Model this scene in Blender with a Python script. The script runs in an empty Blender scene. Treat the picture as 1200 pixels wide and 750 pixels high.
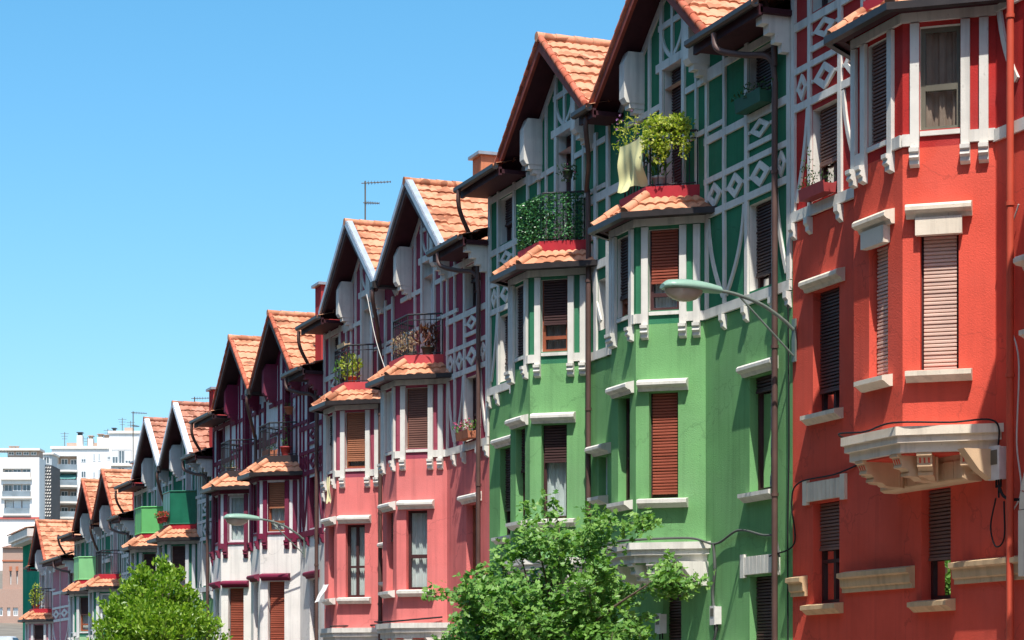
import bpy, bmesh, math, random
from mathutils import Vector, Matrix, noise
R = math.radians
random.seed(11)
SC = bpy.context.scene
COL = SC.collection
# ------------------------------------------------------------------ camera
FPX, VPX, HORY = 2600.0, -380.0, 800.0
ALPHA = math.atan((600 - VPX) / FPX)
CA, SA = math.cos(ALPHA), math.sin(ALPHA)
CZ = 1.6                                  # eye height above the street
cam_d = bpy.data.cameras.new('camera'); cam = bpy.data.objects.new('camera', cam_d); COL.objects.link(cam)
cam.location = (0, 0, CZ); cam.rotation_euler = (R(90), 0, -ALPHA)
cam_d.sensor_width = 36; cam_d.lens = 36 * FPX / 1200
cam_d.shift_y = (HORY - 375) / 1200
cam_d.clip_end = 3000
SC.camera = cam
# ------------------------------------------------------------------ light
SUNV = Vector((-0.172, -0.50, 1.0)).normalized()      # direction towards the sun
EL = math.asin(SUNV.z); AZ = math.atan2(SUNV.x, SUNV.y)
w = bpy.data.worlds.new('World'); SC.world = w; w.use_nodes = True
nt = w.node_tree; bg = nt.nodes['Background']
sky = nt.nodes.new('ShaderNodeTexSky'); sky.sky_type = 'NISHITA'; sky.sun_disc = False
sky.sun_elevation = EL; sky.sun_rotation = AZ
sky.air_density = 1.0; sky.dust_density = 1.5; sky.ozone_density = 1.0; sky.altitude = 50
sp_ = nt.nodes.new('ShaderNodeSeparateColor'); cb_ = nt.nodes.new('ShaderNodeCombineColor')     # clear, deep blue summer sky
nt.links.new(sky.outputs[0], sp_.inputs[0])
for ch, (ex_, k_) in enumerate(((1.5, .395), (1.0, 1.07), (1.0, 1.22))):
    pw = nt.nodes.new('ShaderNodeMath'); pw.operation = 'POWER'; pw.inputs[1].default_value = ex_
    ml = nt.nodes.new('ShaderNodeMath'); ml.operation = 'MULTIPLY'; ml.inputs[1].default_value = k_
    nt.links.new(sp_.outputs[ch], pw.inputs[0]); nt.links.new(pw.outputs[0], ml.inputs[0]); nt.links.new(ml.outputs[0], cb_.inputs[ch])
nt.links.new(cb_.outputs[0], bg.inputs[0]); bg.inputs[1].default_value = 0.132
sd = bpy.data.lights.new('sun', 'SUN'); sd.energy = 5.0; sd.angle = R(0.5); sd.color = (1, 0.95, 0.87)
so = bpy.data.objects.new('sun', sd); COL.objects.link(so)
so.rotation_euler = SUNV.to_track_quat('Z', 'Y').to_euler(); so.location = (-20, -20, 60)
SC.view_settings.view_transform = 'Standard'; SC.view_settings.look = 'None'
SC.view_settings.gamma = 1; SC.view_settings.exposure = 0.42
SC.cycles.max_bounces = 6; SC.cycles.transparent_max_bounces = 8


def pxy(x, D):                            # image column on the plane X = D -> distance along the street
    Z = FPX * D / (CA * (x - VPX)); return (Z - D * SA) / CA
def pz(x, y, D): return (HORY - y) / ((x - VPX) * CA / D) + CZ
def at(x, y, D): return Vector((D, pxy(x, D), pz(x, y, D)))
def atZ(x, y, Z):                         # point at depth Z
    rx = (x - 600) / FPX * Z
    return Vector((rx * CA + Z * SA, -rx * SA + Z * CA, (HORY - y) / FPX * Z + CZ))
def ground_z(y):                          # the street falls away, then the next slope rises
    pts = [(118, -9.64), (130, -9.0), (150, -5), (180, 1.6), (205, 5.2), (250, 8.0), (400, 21.5), (460, 24), (3000, 24)]
    if y < 118: return -0.0817 * y
    for (a, za), (b, zb) in zip(pts, pts[1:]):
        if y <= b: return za + (zb-za)*(y-a)/(b-a)
    return pts[-1][1]

# ------------------------------------------------------------------ materials
MATS = {}
def new_mat(name):
    m = bpy.data.materials.new(name); m.use_nodes = True
    t = m.node_tree; b = t.nodes['Principled BSDF']
    return m, t, b
def nd(t, typ, **k):
    n = t.nodes.new(typ)
    for a, v in k.items(): setattr(n, a, v)
    return n
def mat(name, col, rough=0.8, var=0.10, scale=3.0, bump=0.0, bscale=40.0, metal=0.0, stain=0.0, spec=0.3, crack=False):
    """Base colour with soft blotches, fine grain bump and vertical weather streaks."""
    if name in MATS: return MATS[name]
    m, t, b = new_mat(name); L = t.links
    b.inputs['Roughness'].default_value = rough; b.inputs['Metallic'].default_value = metal
    b.inputs['Specular IOR Level'].default_value = spec
    tc = nd(t, 'ShaderNodeNewGeometry')
    n1 = nd(t, 'ShaderNodeTexNoise'); n1.inputs['Scale'].default_value = scale; n1.inputs['Detail'].default_value = 6
    L.new(tc.outputs['Position'], n1.inputs['Vector'])
    rmp = nd(t, 'ShaderNodeMapRange'); rmp.inputs[1].default_value = 0.3; rmp.inputs[2].default_value = 0.7
    rmp.inputs[3].default_value = 1 - var; rmp.inputs[4].default_value = 1 + var
    L.new(n1.outputs['Fac'], rmp.inputs[0])
    mx = nd(t, 'ShaderNodeVectorMath', operation='SCALE'); mx.inputs[0].default_value = col[:3]
    L.new(rmp.outputs[0], mx.inputs['Scale'])
    out = mx.outputs[0]
    if stain > 0:
        def layer(out, sc, lo, hi, amt, c2, det=5):
            mp = nd(t, 'ShaderNodeMapping'); mp.inputs['Scale'].default_value = sc; L.new(tc.outputs['Position'], mp.inputs['Vector'])
            n2 = nd(t, 'ShaderNodeTexNoise'); n2.inputs['Scale'].default_value = 1.0; n2.inputs['Detail'].default_value = det; n2.inputs['Roughness'].default_value = .6
            L.new(mp.outputs[0], n2.inputs['Vector'])
            r2 = nd(t, 'ShaderNodeMapRange'); r2.inputs[1].default_value = lo; r2.inputs[2].default_value = hi; r2.inputs[3].default_value = 0; r2.inputs[4].default_value = amt
            L.new(n2.outputs['Fac'], r2.inputs[0])
            mc = nd(t, 'ShaderNodeMixRGB'); mc.inputs['Color2'].default_value = (*c2, 1)
            L.new(r2.outputs[0], mc.inputs['Fac']); L.new(out, mc.inputs['Color1']); return mc.outputs[0]
        pale = tuple(min(1, c*.86+.075) for c in col[:3]); dark = tuple(c*.45+.015 for c in col[:3])
        out = layer(out, (.55, .55, .8), .46, .66, stain*2.2, pale, 8)          # sun-bleached patches
        out = layer(out, (6.5, 6.5, .3), .49, .71, stain*2.6, dark)            # rain streaks
        if crack:
            wn = nd(t, 'ShaderNodeTexNoise'); wn.inputs['Scale'].default_value = 2.5; wn.inputs['Detail'].default_value = 6; L.new(tc.outputs['Position'], wn.inputs['Vector'])
            wm = nd(t, 'ShaderNodeVectorMath', operation='SCALE'); wm.inputs['Scale'].default_value = .9; L.new(wn.outputs['Color'], wm.inputs[0])
            wa = nd(t, 'ShaderNodeVectorMath', operation='ADD'); L.new(tc.outputs['Position'], wa.inputs[0]); L.new(wm.outputs[0], wa.inputs[1])
            vo = nd(t, 'ShaderNodeTexVoronoi', feature='DISTANCE_TO_EDGE'); vo.inputs['Scale'].default_value = .42; L.new(wa.outputs[0], vo.inputs['Vector'])
            rv = nd(t, 'ShaderNodeMapRange'); rv.inputs[1].default_value = .0; rv.inputs[2].default_value = .008; rv.inputs[3].default_value = .42; rv.inputs[4].default_value = 0
            L.new(vo.outputs['Distance'], rv.inputs[0])
            mk = nd(t, 'ShaderNodeMixRGB'); mk.inputs['Color2'].default_value = (*dark, 1); L.new(rv.outputs[0], mk.inputs['Fac']); L.new(out, mk.inputs['Color1']); out = mk.outputs[0]
            vp_ = nd(t, 'ShaderNodeTexVoronoi'); vp_.inputs['Scale'].default_value = .75; L.new(wa.outputs[0], vp_.inputs['Vector'])
            sp2 = nd(t, 'ShaderNodeSeparateColor'); L.new(vp_.outputs['Color'], sp2.inputs[0])
            rp2 = nd(t, 'ShaderNodeMapRange'); rp2.inputs[1].default_value = .55; rp2.inputs[2].default_value = .95; rp2.inputs[3].default_value = 0; rp2.inputs[4].default_value = .10
            L.new(sp2.outputs[0], rp2.inputs[0])
            mk = nd(t, 'ShaderNodeMixRGB'); mk.inputs['Color2'].default_value = (*pale, 1); L.new(rp2.outputs[0], mk.inputs['Fac']); L.new(out, mk.inputs['Color1']); out = mk.outputs[0]
        out = layer(out, (28, 28, 10), .64, .74, stain*2.2, dark, 3)           # specks and chips
    L.new(out, b.inputs['Base Color'])
    if bump > 0:
        n3 = nd(t, 'ShaderNodeTexNoise'); n3.inputs['Scale'].default_value = bscale; n3.inputs['Detail'].default_value = 4
        L.new(tc.outputs['Position'], n3.inputs['Vector'])
        bp = nd(t, 'ShaderNodeBump'); bp.inputs['Strength'].default_value = bump; bp.inputs['Distance'].default_value = 0.02
        L.new(n3.outputs['Fac'], bp.inputs['Height']); L.new(bp.outputs[0], b.inputs['Normal'])
    MATS[name] = m; return m
def stucco(name, col, st=0.14): return mat('render_' + name, col, 0.95, 0.09, 1.6, 0.30, 55, stain=st, spec=0.0, crack=True)
def paint(name, col, stain=0.19): return mat('paint_' + name, col, 0.75, 0.08, 4, 0.12, 60, stain=stain, spec=0.25)

def mat_tile(name, col):
    if name in MATS: return MATS[name]
    m, t, b = new_mat(name); L = t.links
    g = nd(t, 'ShaderNodeNewGeometry')
    v = nd(t, 'ShaderNodeTexVoronoi'); v.inputs['Scale'].default_value = 4.2
    L.new(g.outputs['Position'], v.inputs['Vector'])
    n = nd(t, 'ShaderNodeTexNoise'); n.inputs['Scale'].default_value = 2.2; n.inputs['Detail'].default_value = 7
    L.new(g.outputs['Position'], n.inputs['Vector'])
    sp = nd(t, 'ShaderNodeSeparateColor'); L.new(v.outputs['Color'], sp.inputs[0])
    ad = nd(t, 'ShaderNodeMath', operation='ADD'); L.new(sp.outputs[0], ad.inputs[0]); L.new(n.outputs['Fac'], ad.inputs[1])
    cr = nd(t, 'ShaderNodeValToRGB'); e = cr.color_ramp.elements
    e[0].position = 0.35; e[0].color = (col[0]*.50, col[1]*.42, col[2]*.40, 1)
    e[1].position = 1.3; e[1].color = (col[0]*1.12, col[1]*1.2, col[2]*1.3, 1)
    k = cr.color_ramp.elements.new(0.7); k.color = (*col, 1)
    hv = nd(t, 'ShaderNodeMath', operation='MULTIPLY'); hv.inputs[1].default_value = 0.75
    L.new(ad.outputs[0], hv.inputs[0]); L.new(hv.outputs[0], cr.inputs[0])
    n2 = nd(t, 'ShaderNodeTexNoise'); n2.inputs['Scale'].default_value = 9; n2.inputs['Detail'].default_value = 8
    L.new(g.outputs['Position'], n2.inputs['Vector'])
    r2 = nd(t, 'ShaderNodeMapRange'); r2.inputs[1].default_value = 0.54; r2.inputs[2].default_value = 0.72; r2.inputs[4].default_value = 0.5
    L.new(n2.outputs['Fac'], r2.inputs[0])
    mc = nd(t, 'ShaderNodeMixRGB'); mc.inputs['Color2'].default_value = (0.14, 0.12, 0.07, 1)
    L.new(r2.outputs[0], mc.inputs['Fac']); L.new(cr.outputs[0], mc.inputs['Color1'])
    L.new(mc.outputs[0], b.inputs['Base Color']); b.inputs['Roughness'].default_value = 0.85
    b.inputs['Specular IOR Level'].default_value = 0.2
    MATS[name] = m; return m
def mat_glass():
    if 'window_glass' in MATS: return MATS['window_glass']
    m, t, b = new_mat('window_glass'); L = t.links
    out = t.nodes['Material Output']
    tr = nd(t, 'ShaderNodeBsdfTransparent'); tr.inputs[0].default_value = (.80, .86, .84, 1)
    gl = nd(t, 'ShaderNodeBsdfGlossy'); gl.inputs['Roughness'].default_value = 0.02
    fr = nd(t, 'ShaderNodeFresnel'); fr.inputs[0].default_value = 1.85
    g = nd(t, 'ShaderNodeNewGeometry')
    nz = nd(t, 'ShaderNodeTexNoise'); nz.inputs['Scale'].default_value = 1.7; L.new(g.outputs['Position'], nz.inputs['Vector'])
    bp = nd(t, 'ShaderNodeBump'); bp.inputs['Strength'].default_value = 0.12; bp.inputs['Distance'].default_value = 0.1
    L.new(nz.outputs['Fac'], bp.inputs['Height']); L.new(bp.outputs[0], gl.inputs['Normal'])
    ms = nd(t, 'ShaderNodeMixShader'); L.new(fr.outputs[0], ms.inputs[0]); L.new(tr.outputs[0], ms.inputs[1]); L.new(gl.outputs[0], ms.inputs[2])
    L.new(ms.outputs[0], out.inputs['Surface']); MATS['window_glass'] = m; return m
def mat_leaf(name, col, col2, trans=0.35, rough=0.5):
    if name in MATS: return MATS[name]
    m, t, b = new_mat(name); L = t.links
    out = t.nodes['Material Output']
    oi = nd(t, 'ShaderNodeNewGeometry')
    cr = nd(t, 'ShaderNodeValToRGB'); e = cr.color_ramp.elements
    e[0].color = (*col, 1); e[1].color = (*col2, 1)
    L.new(oi.outputs['Random Per Island'], cr.inputs[0])
    L.new(cr.outputs[0], b.inputs['Base Color']); b.inputs['Roughness'].default_value = rough
    b.inputs['Specular IOR Level'].default_value = 0.35
    tl = nd(t, 'ShaderNodeBsdfTranslucent')
    sc = nd(t, 'ShaderNodeMixRGB', blend_type='MULTIPLY'); sc.inputs[0].default_value = 1; sc.inputs['Color2'].default_value = (1.5, 1.7, .6, 1)
    L.new(cr.outputs[0], sc.inputs['Color1']); L.new(sc.outputs[0], tl.inputs[0])
    ms = nd(t, 'ShaderNodeMixShader'); ms.inputs[0].default_value = trans
    L.new(b.outputs[0], ms.inputs[1]); L.new(tl.outputs[0], ms.inputs[2]); L.new(ms.outputs[0], out.inputs['Surface'])
    MATS[name] = m; return m
def mat_brick(name, c1, c2, cm, sx=4.0, axis='x'):
    if name in MATS: return MATS[name]
    m, t, b = new_mat(name); L = t.links
    tc = nd(t, 'ShaderNodeTexCoord'); mp = nd(t, 'ShaderNodeMapping'); mp.inputs['Rotation'].default_value = (R(90), 0, 0)
    L.new(tc.outputs['Object'], mp.inputs[0])
    br = nd(t, 'ShaderNodeTexBrick'); br.inputs['Scale'].default_value = sx
    br.inputs['Color1'].default_value = (*c1, 1); br.inputs['Color2'].default_value = (*c2, 1); br.inputs['Mortar'].default_value = (*cm, 1)
    br.inputs['Mortar Size'].default_value = 0.03
    L.new(mp.outputs[0], br.inputs[0]); L.new(br.outputs[0], b.inputs['Base Color']); b.inputs['Roughness'].default_value = 0.9
    MATS[name] = m; return m

TILE = mat_tile('clay_tile', (0.55, 0.245, 0.135))
TILE_RED = mat_tile('clay_tile_red', (0.45, 0.12, 0.065))
TILE_OLD = mat_tile('clay_tile_weathered', (0.42, 0.185, 0.12))
GLASS = mat_glass()
M_GUT = mat('gutter_metal', (0.035, 0.028, 0.026), 0.45, 0.2, 6, metal=0.2, spec=0.5)
M_PIPE = mat('pipe_brown', (0.10, 0.055, 0.045), 0.55, 0.2, 3, spec=0.4)
M_IRON = mat('rail_iron', (0.018, 0.018, 0.02), 0.5, 0.2, 8, spec=0.5)
M_SOFF = mat('soffit_maroon', (0.045, 0.010, 0.016), 0.7, 0.2, 5)
M_SHUT = {'dark': mat('shutter_dark', (0.07, 0.036, 0.034), 0.5, 0.1, 3), 'rust': mat('shutter_rust', (0.30, 0.078, 0.046), 0.5, 0.1, 3),
          'tan': mat('shutter_tan', (0.66, 0.47, 0.385), 0.5, 0.08, 3), 'mid': mat('shutter_mid', (0.19, 0.095, 0.075), 0.5, 0.1, 3),
          'orange': mat('shutter_orange', (0.36, 0.15, 0.08), 0.5, 0.1, 3)}
M_FRAME = {'dark': mat('frame_dark', (0.06, 0.025, 0.025), 0.5, 0.15, 5), 'wood': mat('frame_wood', (0.26, 0.075, 0.035), 0.5, 0.2, 7),
           'white': mat('frame_white', (0.72, 0.74, 0.74), 0.4, 0.05, 5), 'grey': mat('frame_grey', (0.13, 0.12, 0.09), 0.5, 0.1, 5)}
M_CURT = {'white': mat('curtain_white', (0.72, 0.74, 0.74), 0.9, 0.06, 6), 'beige': mat('curtain_beige', (0.40, 0.27, 0.22), 0.9, 0.15, 5),
          'grey': mat('curtain_grey', (0.28, 0.29, 0.29), 0.9, 0.1, 5)}
M_CABLE = mat('cable_black', (0.012, 0.012, 0.013), 0.6, 0.1, 5)
M_CABLEW = mat('cable_white', (0.6, 0.58, 0.52), 0.6, 0.1, 5)
M_TERRA = mat('terracotta', (0.42, 0.15, 0.08), 0.85, 0.15, 8)

# ------------------------------------------------------------------ mesh helpers
class F:                                  # a vertical working plane: a along, n outward, z up
    def __init__(s, o=(0, 0), d=(1, 0)):
        l = math.hypot(*d); s.o = o; s.d = (d[0] / l, d[1] / l); s.n = (-s.d[1], s.d[0]); s.len = l
    def __call__(s, a, n, z): return (s.o[0] + s.d[0] * a + s.n[0] * n, s.o[1] + s.d[1] * a + s.n[1] * n, z)
F0 = F()
class MB:
    def __init__(s): s.v = []; s.f = []; s.m = []; s.mi = 0; s.sm = False; s.smooth = []
    def face(s, pts):
        i = len(s.v); s.v += [tuple(p) for p in pts]; s.f.append(tuple(range(i, i + len(pts)))); s.m.append(s.mi); s.smooth.append(s.sm)
    def grid(s, rows, closed=False):      # list of rows of points
        i = len(s.v); n = len(rows[0])
        for r in rows: s.v += [tuple(p) for p in r]
        for a in range(len(rows) - 1):
            for b in range(n if closed else n - 1):
                c = (b + 1) % n
                s.f.append((i + a*n + b, i + a*n + c, i + (a+1)*n + c, i + (a+1)*n + b)); s.m.append(s.mi); s.smooth.append(s.sm)
    def box(s, f, a0, a1, n0, n1, z0, z1):
        p = [f(a, n, z) for z in (z0, z1) for n in (n0, n1) for a in (a0, a1)]
        for q in ((0, 1, 3, 2), (4, 6, 7, 5), (0, 4, 5, 1), (2, 3, 7, 6), (0, 2, 6, 4), (1, 5, 7, 3)): s.face([p[k] for k in q])
    def extr(s, f, prof, a0, a1):         # profile in (n,z) swept along a, with caps
        A = [f(a0, n, z) for n, z in prof]; B = [f(a1, n, z) for n, z in prof]; k = len(prof)
        for i in range(k): s.face([A[i], A[(i+1) % k], B[(i+1) % k], B[i]])
        s.face(A[::-1]); s.face(B)
    def extz(s, pts, z0, z1):             # plan polygon swept up
        k = len(pts)
        for i in range(k):
            p, q = pts[i], pts[(i+1) % k]; s.face([(p[0], p[1], z0), (q[0], q[1], z0), (q[0], q[1], z1), (p[0], p[1], z1)])
        s.face([(p[0], p[1], z1) for p in pts]); s.face([(p[0], p[1], z0) for p in pts[::-1]])
    def strip(s, f, pts, w, n0=0.0, n1=0.035):   # flat bar following (a,z) points on a plane
        L, Rr = [], []
        for i, p in enumerate(pts):
            p0 = pts[max(i-1, 0)]; p1 = pts[min(i+1, len(pts)-1)]
            d = Vector((p1[0]-p0[0], p1[1]-p0[1])).normalized(); k = Vector((-d.y, d.x)) * (w/2)
            L.append((p[0]+k.x, p[1]+k.y)); Rr.append((p[0]-k.x, p[1]-k.y))
        rows = [[f(L[i][0], n0, L[i][1]), f(L[i][0], n1, L[i][1]), f(Rr[i][0], n1, Rr[i][1]), f(Rr[i][0], n0, Rr[i][1])] for i in range(len(pts))]
        s.grid(rows); s.face(rows[0]); s.face(rows[-1][::-1])
    def tube(s, pts, r, seg=8, cap=True):
        pts = [Vector(p) for p in pts]; rows = []; up = Vector((0.13, 0.31, 0.94)).normalized(); sm = s.sm; s.sm = True
        for i, p in enumerate(pts):
            d = (pts[min(i+1, len(pts)-1)] - pts[max(i-1, 0)]).normalized()
            x = d.cross(up)
            if x.length < 1e-3: x = d.cross(Vector((1, 0, 0)))
            x.normalize(); y = d.cross(x); rr = r[i] if isinstance(r, (list, tuple)) else r
            rows.append([p + x*(math.cos(2*math.pi*k/seg)*rr) + y*(math.sin(2*math.pi*k/seg)*rr) for k in range(seg)])
        s.grid(rows, True)
        if cap: s.sm = False; s.face(rows[0][::-1]); s.face(rows[-1])
        s.sm = sm
    def wall(s, f, a0, a1, z0, z1, holes=(), n=0.0, depth=0.2):
        A = sorted({a0, a1, *[h[0] for h in holes if a0 < h[0] < a1], *[h[1] for h in holes if a0 < h[1] < a1]})
        Z = sorted({z0, z1, *[h[2] for h in holes if z0 < h[2] < z1], *[h[3] for h in holes if z0 < h[3] < z1]})
        for i in range(len(A)-1):
            for j in range(len(Z)-1):
                ca, cz = (A[i]+A[i+1])/2, (Z[j]+Z[j+1])/2
                if any(h[0] < ca < h[1] and h[2] < cz < h[3] for h in holes): continue
                s.face([f(A[i], n, Z[j]), f(A[i+1], n, Z[j]), f(A[i+1], n, Z[j+1]), f(A[i], n, Z[j+1])])
        for h in holes:
            b0, b1 = max(h[2], z0), min(h[3], z1)
            if b0 >= b1 or h[0] < a0 - .01 or h[1] > a1 + .01: continue
            s.mi = 1
            for a in (h[0], h[1]): s.face([f(a, n, b0), f(a, n-depth, b0), f(a, n-depth, b1), f(a, n, b1)])
            for zz in (h[2], h[3]):
                if z0 - .01 <= zz <= z1 + .01: s.face([f(h[0], n, zz), f(h[1], n, zz), f(h[1], n-depth, zz), f(h[0], n-depth, zz)])
            s.mi = 0
    def tiles(s, A, B, C, D, rows, pitch=0.165, amp=0.020, lift=0.045, seg=4):
        """Pantile patch: A-B eave, D-C top."""
        A, B, C, D = map(Vector, (A, B, C, D)); nrm = (B-A).cross(D-A).normalized()
        if nrm.z < 0: nrm = -nrm
        Lb = max((B-A).length, (C-D).length); nt_ = max(1, round(Lb / pitch)); N = nt_*seg
        bil = lambda u, v: A.lerp(B, u).lerp(D.lerp(C, u), v)
        rng = random.Random(int(Lb*997) + rows)
        for r in range(rows):
            v0, v1 = r/rows, min(1.0, (r+1.12)/rows)
            lo, hi, base = [], [], []
            jit = [rng.uniform(-.024, .024) for _ in range(nt_+1)]
            for i in range(N+1):
                u = i/N; ph = (i % seg)/seg
                wv = amp*(abs(math.sin(math.pi*ph)) ** 0.8); j = jit[min(i//seg, nt_)]
                lo.append(bil(u, max(0, v0 + j/max(.5, (D-A).length))) + nrm*(wv+lift+j*.6)); hi.append(bil(u, v1) + nrm*(wv+.006)); base.append(bil(u, v0) + nrm*0.0)
            sm = s.sm; s.sm = True; s.grid([lo, hi]); s.sm = sm; s.grid([base, lo])
    def ridge(s, P, Q, r=0.085, step=0.36):
        P, Q = Vector(P), Vector(Q); n = max(1, round((Q-P).length/step))
        for i in range(n):
            a, b = P.lerp(Q, i/n), P.lerp(Q, (i+1.1)/n)
            s.tube([a, b], [r*1.12, r*0.95], 8)
    def build(s, name, m, parent=None, loc=None):
        me = bpy.data.meshes.new(name); me.from_pydata(s.v, [], s.f); me.update()
        ms = m if isinstance(m, (list, tuple)) else [m]
        for q in ms: me.materials.append(q)
        for p, mi, sm in zip(me.polygons, s.m, s.smooth): p.material_index = min(mi, len(ms)-1); p.use_smooth = sm
        o = bpy.data.objects.new(name, me); COL.objects.link(o)
        if parent: o.parent = parent
        if loc: o.location = loc
        return o
def tag(o, label=None, cat=None, group=None, kind=None):
    for k, v in (('label', label), ('category', cat), ('group', group), ('kind', kind)):
        if v: o[k] = v
    return o
def empty(name, loc, rz, label, cat, group=None):
    o = bpy.data.objects.new(name, None); COL.objects.link(o); o.location = loc; o.rotation_euler = (0, 0, rz); o.empty_display_size = .2
    return tag(o, label, cat, group)
def bez(p, n=10):                         # Catmull-Rom through points
    P = [Vector(q) for q in p]; P = [P[0]*2-P[1]] + P + [P[-1]*2-P[-2]]; out = []
    for i in range(1, len(P)-2):
        for k in range(n):
            t = k/n; a, b, c, d = P[i-1], P[i], P[i+1], P[i+2]
            out.append(.5*((2*b) + (c-a)*t + (2*a-5*b+4*c-d)*t*t + (3*b-a-3*c+d)*t**3))
    out.append(P[-2]); return out

# ------------------------------------------------------------------ ground
g = MB()
ys = [-60, -20, 0, 30, 60, 90, 112, 118, 126, 150, 180, 205, 250, 400, 460, 2500]
X = [-1500, -200, -40, -10, 9.0, 40, 200, 1500]
g.grid([[(x, y, ground_z(y) - 0.02) for x in X] for y in ys])
tag(g.build('ground', mat('ground_earth', (0.17, 0.15, 0.12), 0.95, 0.2, 0.5)), kind='structure')
g = MB(); g.grid([[(x, y, ground_z(y)) for x in (-1.5, 9.2)] for y in range(-20, 119, 6)])
tag(g.build('road', mat('asphalt', (0.05, 0.05, 0.052), 0.9, 0.2, 3, 0.3, 90)), kind='structure')
g = MB(); g.grid([[(9.2, y, ground_z(y)), (9.2, y, ground_z(y)+.14), (9.35, y, ground_z(y)+.14), (15.39, y, ground_z(y)+.14)] for y in range(-20, 119, 6)])
tag(g.build('pavement', mat('paving', (0.30, 0.28, 0.26), 0.9, 0.12, 4, 0.2, 60)), kind='structure')

# ------------------------------------------------------------------ unseen houses across the street, added to block sky light and deepen shade
def opposite(y0, y1, h_, c, label):
    e = empty('added_sky_blocker', (-5.5, y0, ground_z(y0)), R(-90), label, 'house')
    f = F((0, 0), (-1, 0)); wd = y1-y0; m = MB(); hs = []
    n = int(wd/2.6)
    for j in range(n):
        for k in range(5): hs.append((wd*(j+.5)/n-.45, wd*(j+.5)/n+.45, 1.4+3.1*k, 3.1+3.1*k))
    f = F((-wd, 0), (1, 0)); m.wall(f, 0, wd, -4, h_, hs)
    for u in (-wd, 0): m.face([(u, 0, -4), (u, -10, -4), (u, -10, h_), (u, 0, h_)])
    m.face([(-wd, -10, -4), (0, -10, -4), (0, -10, h_), (-wd, -10, h_)])
    m.build('wall', c, e); fr = mat('opposite_shutter', (.12, .07, .05), .6, .1, 3)
    for h in hs:
        m = MB(); m.box(f, h[0], h[1], -.2, -.15, h[2], h[3]); m.build('window', fr, e)
    m = MB(); m.tiles((-wd, .6, h_), (0, .6, h_), (0, -5, h_+2.2), (-wd, -5, h_+2.2), 10, seg=2, pitch=.4); m.tiles((-wd, -10.5, h_), (0, -10.5, h_), (0, -5, h_+2.2), (-wd, -5, h_+2.2), 8, seg=2, pitch=.4); m.build('roof', TILE_OLD, e)
opposite(-40, -4, 19, stucco('opposite_ochre', (.30, .20, .12)), 'long ochre house on the other side of the street, outside the frame to the rear')
opposite(-3.9, 34, 19, stucco('opposite_brick', (.26, .12, .09)), 'long brick coloured house on the other side of the street, outside the frame')
opposite(34.1, 76, 19, stucco('opposite_grey', (.26, .24, .22)), 'long grey house on the other side of the street, outside the frame downhill')

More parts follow.
